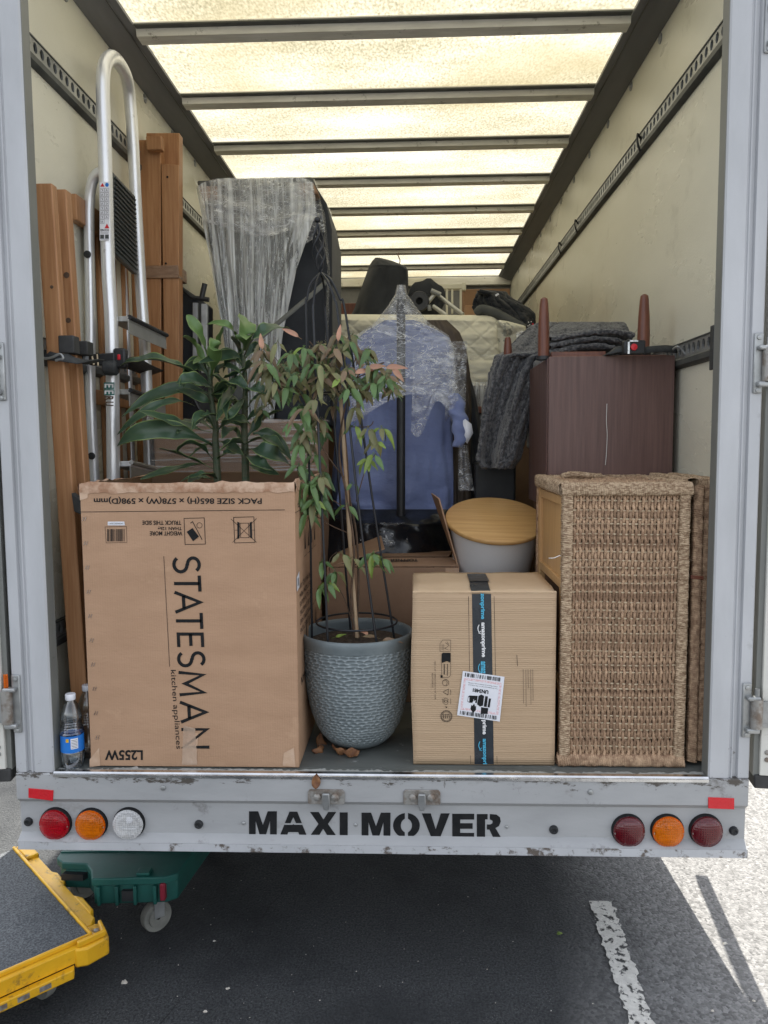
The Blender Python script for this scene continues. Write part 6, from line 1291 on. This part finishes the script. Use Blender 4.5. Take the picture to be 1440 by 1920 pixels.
# ------------------------------------------------------------------ dry leaves
def dry(px, py, sc, rot, label, cu=1.0, Z=None, Y=None):
    g = MB()
    def fn(u, v):
        s2 = (u-.5)*2; wd = .016*math.sin(PI*min(1, v**.8))**.8+.0006; return ((s2*wd), (v-.5)*.055, .010*cu*s2*s2*math.sin(PI*v)+.012*cu*(v-.5)**2*4+.003*math.sin(v*11+s2*3)+.003)
    g.grid(fn, 6, 12); o = g.build('dry_leaf', m_dry, ang=180, solid=.0006); o.location = at(px, py, Z=F) if Y is None else at(px, py, Y=Y); o.rotation_euler = rot; o.scale = (sc,)*3; return tag(o, label, 'dry leaf', 'dry leaves fallen on the load floor')
dry(597, 1396, 1.1, (.9,.3,.7), 'curled brown leaf against the left foot of the grey pot')
dry(604, 1412, .9, (.4,1.2,2.9), 'folded brown leaf lying just in front of the pot foot, pointing at the sill', 1.6)
dry(636, 1416, 1.1, (.2,.4,1.4), 'curled brown leaf below the grey pot, left of a crumpled one', 1.5)
dry(656, 1418, .9, (.1,-.6,1.9), 'crumpled brown leaf below the centre of the grey pot', 1.8)
o = dry(592, 1464, .75, (1.35,.1,.25), 'small olive leaf caught on the shiny sill edge', .5, Y=-.012); 
for k, (x, y) in enumerate(((628,1195),(690,1192),(708,1196),(716,1202))):
    p = at(x, y, Z=F+.345); put_leaf(p, (math.cos(k*2), math.sin(k*2)*.5, .35), (0,-.5,1), .8, (LI,PK,BR,BR)[k], cp)

# ------------------------------------------------------------------ green plastic dolly
gd = thing('green_dolly', 'worn green plastic platform dolly parked under the bumper with grey castors', 'dolly', (-.79,.45,0))
GA = math.radians(4); ox, oy = -.905, .145; ca, sa = math.cos(GA), math.sin(GA)
def gp(x, y, z): return (ox+x*ca-y*sa*.25+.0*y, oy+y*ca+x*sa, z)
def gprism(mb, poly, z0, z1): n = len(poly); mb.add([gp(x, y, z0) for x, y in poly]+[gp(x, y, z1) for x, y in poly], [tuple(range(n))[::-1], tuple(range(n, 2*n))]+[(i, (i+1) % n, n+(i+1) % n, n+i) for i in range(n)])
out_ = [(.03,0),(.255,0),(.285,.02),(.36,.62),(.34,.66),(-.13,.66),(-.16,.62),(-.13,.13),(-.10,.10),(-.02,.09),(.01,.05)]
g = MB(); gprism(g, out_, .198, .222); g.build('deck', m_green, gd, bev=.004)
g = MB(); inn = [(x*.97+.004, y*.97+.010) for x, y in out_]; gprism(g, inn, .135, .197); g.build('skirt', m_green, gd, bev=.004)
for x in (.045, .10, .155, .215): 
    q = MB(); gprism(q, [(x,-.006),(x+.010,-.006),(x+.010,.012),(x,.012)], .138, .197); q.build('skirt_rib', m_green, gd, bev=.002)
q = MB(); gprism(q, [(.12,-.004),(.155,-.004),(.155,.012),(.12,.012)], .150, .182); q.build('dark_slot', m_black, gd)
q = MB(); gprism(q, [(.236,-.008),(.252,-.008),(.252,.012),(.236,.012)], .150, .204); q.build('red_latch', mat('dull_red_plastic', (.22,.012,.03), (.15,.01,.02), scale=12, rough=.5), gd, bev=.003)
q = MB(); gprism(q, [(-.10,.088),(-.03,.082),(-.02,.10),(-.09,.12)], .170, .190); q.build('dark_slot', m_black, gd)
for k in range(7): q = MB(); gprism(q, [(-.13,.16+k*.07),(.30,.16+k*.07),(.30,.166+k*.07),(-.13,.166+k*.07)], .2205, .2255); q.build('deck_rib', m_green, gd)
q = MB(); gprism(q, [(.16,.012),(.20,.012),(.20,.045),(.16,.045)], .2215, .230); q.build('grip_block', m_green, gd, bev=.002)
def castor(x, y, par, r=.048, zt=.135, ang=-.8):
    c = (x, y, r); g = MB().lathe([(.006,-.016),(r*.62,-.016),(r*.66,-.011),(r*.80,-.012),(r*.95,-.012),(r,-.007),(r,.007),(r*.95,.012),(r*.8,.012),(r*.66,.011),(r*.62,.016),(.006,.016)], 36, (0,0,0), 'x')
    g.v = [(x*1.25, y, z) for x, y, z in g.v]; o = g.build('castor_wheel', m_wheel, par, local=True); o.location = Vector(c)-Vector(par.location); o.rotation_euler = (0,0,ang)
    h = MB().lathe([(.0001,-.019),(.012,-.018),(.013,-.014)], 16, (0,0,0), 'x').build('hub_cap', m_green, o, local=True)
    g = MB().box(-.022,-.019,-.014,.02,0,zt-r-.002).box(.019,.022,-.014,.02,0,zt-r-.002).box(-.022,.022,-.02,.03,zt-r-.006,zt-r-.001)
    f_ = g.build('castor_fork', m_galv, par, local=True, bev=.001); f_.location = Vector(c)-Vector(par.location); f_.rotation_euler = (0,0,ang)
castor(-.715, .245, gd); castor(-.70, .74, gd); castor(-1.02, .42, gd); castor(-1.02, .74, gd)

# ------------------------------------------------------------------ yellow carpeted dolly
yd = thing('yellow_dolly', 'yellow painted dolly with grey carpet top on the road at the left', 'dolly', (-1.15,.05,0))
ZD = .175
A = at(165,1752,Z=ZD); B = at(28,1597,Z=ZD); C = at(-10,1838,Z=ZD)
e1 = Vector(B-A).normalized(); e2 = Vector((-e1.y, e1.x, 0)); 
if e2.x > 0: e2 = -e2
e2 = Vector(C-A).normalized() if abs(Vector(C-A).normalized().dot(e1)) < .25 else e2
e2 = (e2 - e1*e2.dot(e1)).normalized(); L1_, L2_ = Vector(B-A).length+.02, .78
O_ = Vector(A)
def yp(a, b_, z): p = O_+e1*a+e2*b_; return (p.x, p.y, z)
def yprism(name, poly, z0, z1, m_=m_yellow, bev=.003, par=yd):
    n = len(poly); g = MB().add([yp(x, y, z0) for x, y in poly]+[yp(x, y, z1) for x, y in poly], [tuple(range(n))[::-1], tuple(range(n, 2*n))]+[(i, (i+1) % n, n+(i+1) % n, n+i) for i in range(n)]); return g.build(name, m_, par, bev=bev)
rc = lambda a0, a1, b0, b1: [(a0,b0),(a1,b0),(a1,b1),(a0,b1)]
g = MB(); g.grid(lambda u, v: (*yp(L1_*u, L2_*v, 0)[:2], ZD+.0015*float(fbm(u*30, v*40, 3))), 60, 80); g.build('carpet_top', m_carpet, yd, ang=180)
yprism('deck_board', rc(.002,L1_-.002,.002,L2_), .10, ZD-.006, m_black)
bw = .052
yprism('side_rim', [(-.008,-.010),(L1_+.01,-.010),(L1_+.01,-.001),(-.008,-.001)], ZD-.022, ZD+.006)
yprism('side_rim', [(-.010,-.009),(-.001,-.009),(-.001,L2_),(-.010,L2_)], ZD-.05, ZD+.005)
yprism('side_ledge', [(.08,-bw),(L1_-.06,-bw),(L1_-.03,-.030),(L1_-.03,-.011),(.05,-.011),(.05,-.030)], ZD-.035, ZD-.009)
yprism('side_ledge', [(.0,-bw+.01),(L1_,-bw+.01),(L1_,-.011),(.0,-.011)], .09, ZD-.036)
yprism('front_panel', [(-.028,.0),(-.011,.0),(-.011,L2_),(-.028,L2_)], .125, ZD-.006)
yprism('front_ledge', [(-.048,.06),(-.026,.05),(-.026,L2_),(-.048,L2_)], .098, .124)
for k in range(9): yprism('ledge_notch', [(-.0485,.12+k*.055),(-.040,.12+k*.055),(-.040,.15+k*.055),(-.0485,.15+k*.055)], .104, .118, m_rust, 0)
def corner(a, b_, sa_, nm='corner_casting'):
    c = yprism(nm, [(a-.035,b_-.045),(a+.03,b_-.058),(a+.05,b_-.045),(a+.05,b_-.012),(a-.012,b_-.012),(a-.012,b_+.045),(a-.03,b_+.05),(a-.045,b_+.02)], ZD-.062, ZD-.008, bev=.006)
    yprism('corner_lip', [(a-.03,b_-.04),(a+.03,b_-.05),(a+.03,b_-.04),(a-.02,b_-.030),(a-.022,b_+.04),(a-.032,b_+.04)], ZD-.008, ZD+.010, bev=.003)
    p = yp(a+.012, b_-.030, ZD-.010); MB().lathe([(.010,0),(.009,.005),(.005,.006),(.0001,.006)], 12, p).build('bolt', m_rust, yd)
corner(-.0, -.0, 1)
yprism('corner_casting', [(L1_-.09,-bw-.004),(L1_+.0,-bw-.002),(L1_+.012,-.03),(L1_+.012,-.012),(L1_-.09,-.012)], ZD-.06, ZD+.002, bev=.006)
yprism('tie_pocket', [(.12,-bw-.012),(.20,-bw-.014),(.235,-bw+.004),(.10,-bw+.004)], ZD-.040, ZD-.006, bev=.004)
yprism('tie_pocket', [(.33,-bw-.010),(.40,-bw-.012),(.43,-bw+.004),(.31,-bw+.004)], ZD-.040, ZD-.010, bev=.004)
for a, b_ in ((.08,.10),(L1_-.1,.10),(.08,L2_-.1),(L1_-.1,L2_-.1)): p = yp(a, b_, 0); castor(p[0], p[1], yd, .04, .10, 1.1)

# ------------------------------------------------------------------ litter on the road
def chip(px, py, r, m_, label, nm='stone_chip', cat='stone', grp='pale chips scattered on the asphalt'):
    c = at(px, py, Z=0); g = MB(); vs = []; n = 9
    for k in range(n): a = 2*PI*k/n; q = r*random.uniform(.6,1.15); vs.append((c[0]+q*math.cos(a)*1.3, c[1]+q*math.sin(a), .001))
    for k in range(n): a = 2*PI*k/n; q = r*random.uniform(.3,.7); vs.append((c[0]+q*math.cos(a)*1.3, c[1]+q*math.sin(a), r*random.uniform(.5,.9)))
    g.add(vs, [tuple(range(n))[::-1], tuple(range(n, 2*n))]+[(k, (k+1) % n, n+(k+1) % n, n+k) for k in range(n)]); o = g.build(nm, m_, smooth=False); return tag(o, label, cat, grp)
chip(233,1843,.009,m_stone,'largest white stone chip on the asphalt near the bottom left')
chip(427,1854,.005,m_stone,'small pale stone chip below the middle of the bumper, on dark asphalt'); chip(402,1765,.004,m_stone,'small pale stone chip on the asphalt right of the green dolly wheel')
chip(385,1897,.005,m_stone,'small pale stone chip close to the bottom edge, left of centre'); chip(1359,1770,.006,m_stone,'white chip on the narrow shadow strip at the right')
chip(1413,1877,.004,m_stone,'tiny white chip beside the shadow edge at the bottom right'); chip(1336,1896,.004,m_stone,'tiny white chip right of the painted line near the bottom')
o = chip(1049,1751,.008,m_leaf[4],'small yellow green leaf lying on the asphalt left of the painted line','small_leaf','leaf',None)
g = MB(); 
for i in range(260):
    x = random.uniform(-1.3,1.6); y = random.uniform(-.6,1.6); r = random.uniform(.0008,.0022); g.add([(x-r,y-r,.0008),(x+r,y-r*.6,.0008),(x+r*.4,y+r,.0008),(x,y,.0008+r*1.2)], [(0,1,3),(1,2,3),(2,0,3)])
g.build('grit', m_stone, kind='stuff', smooth=False)
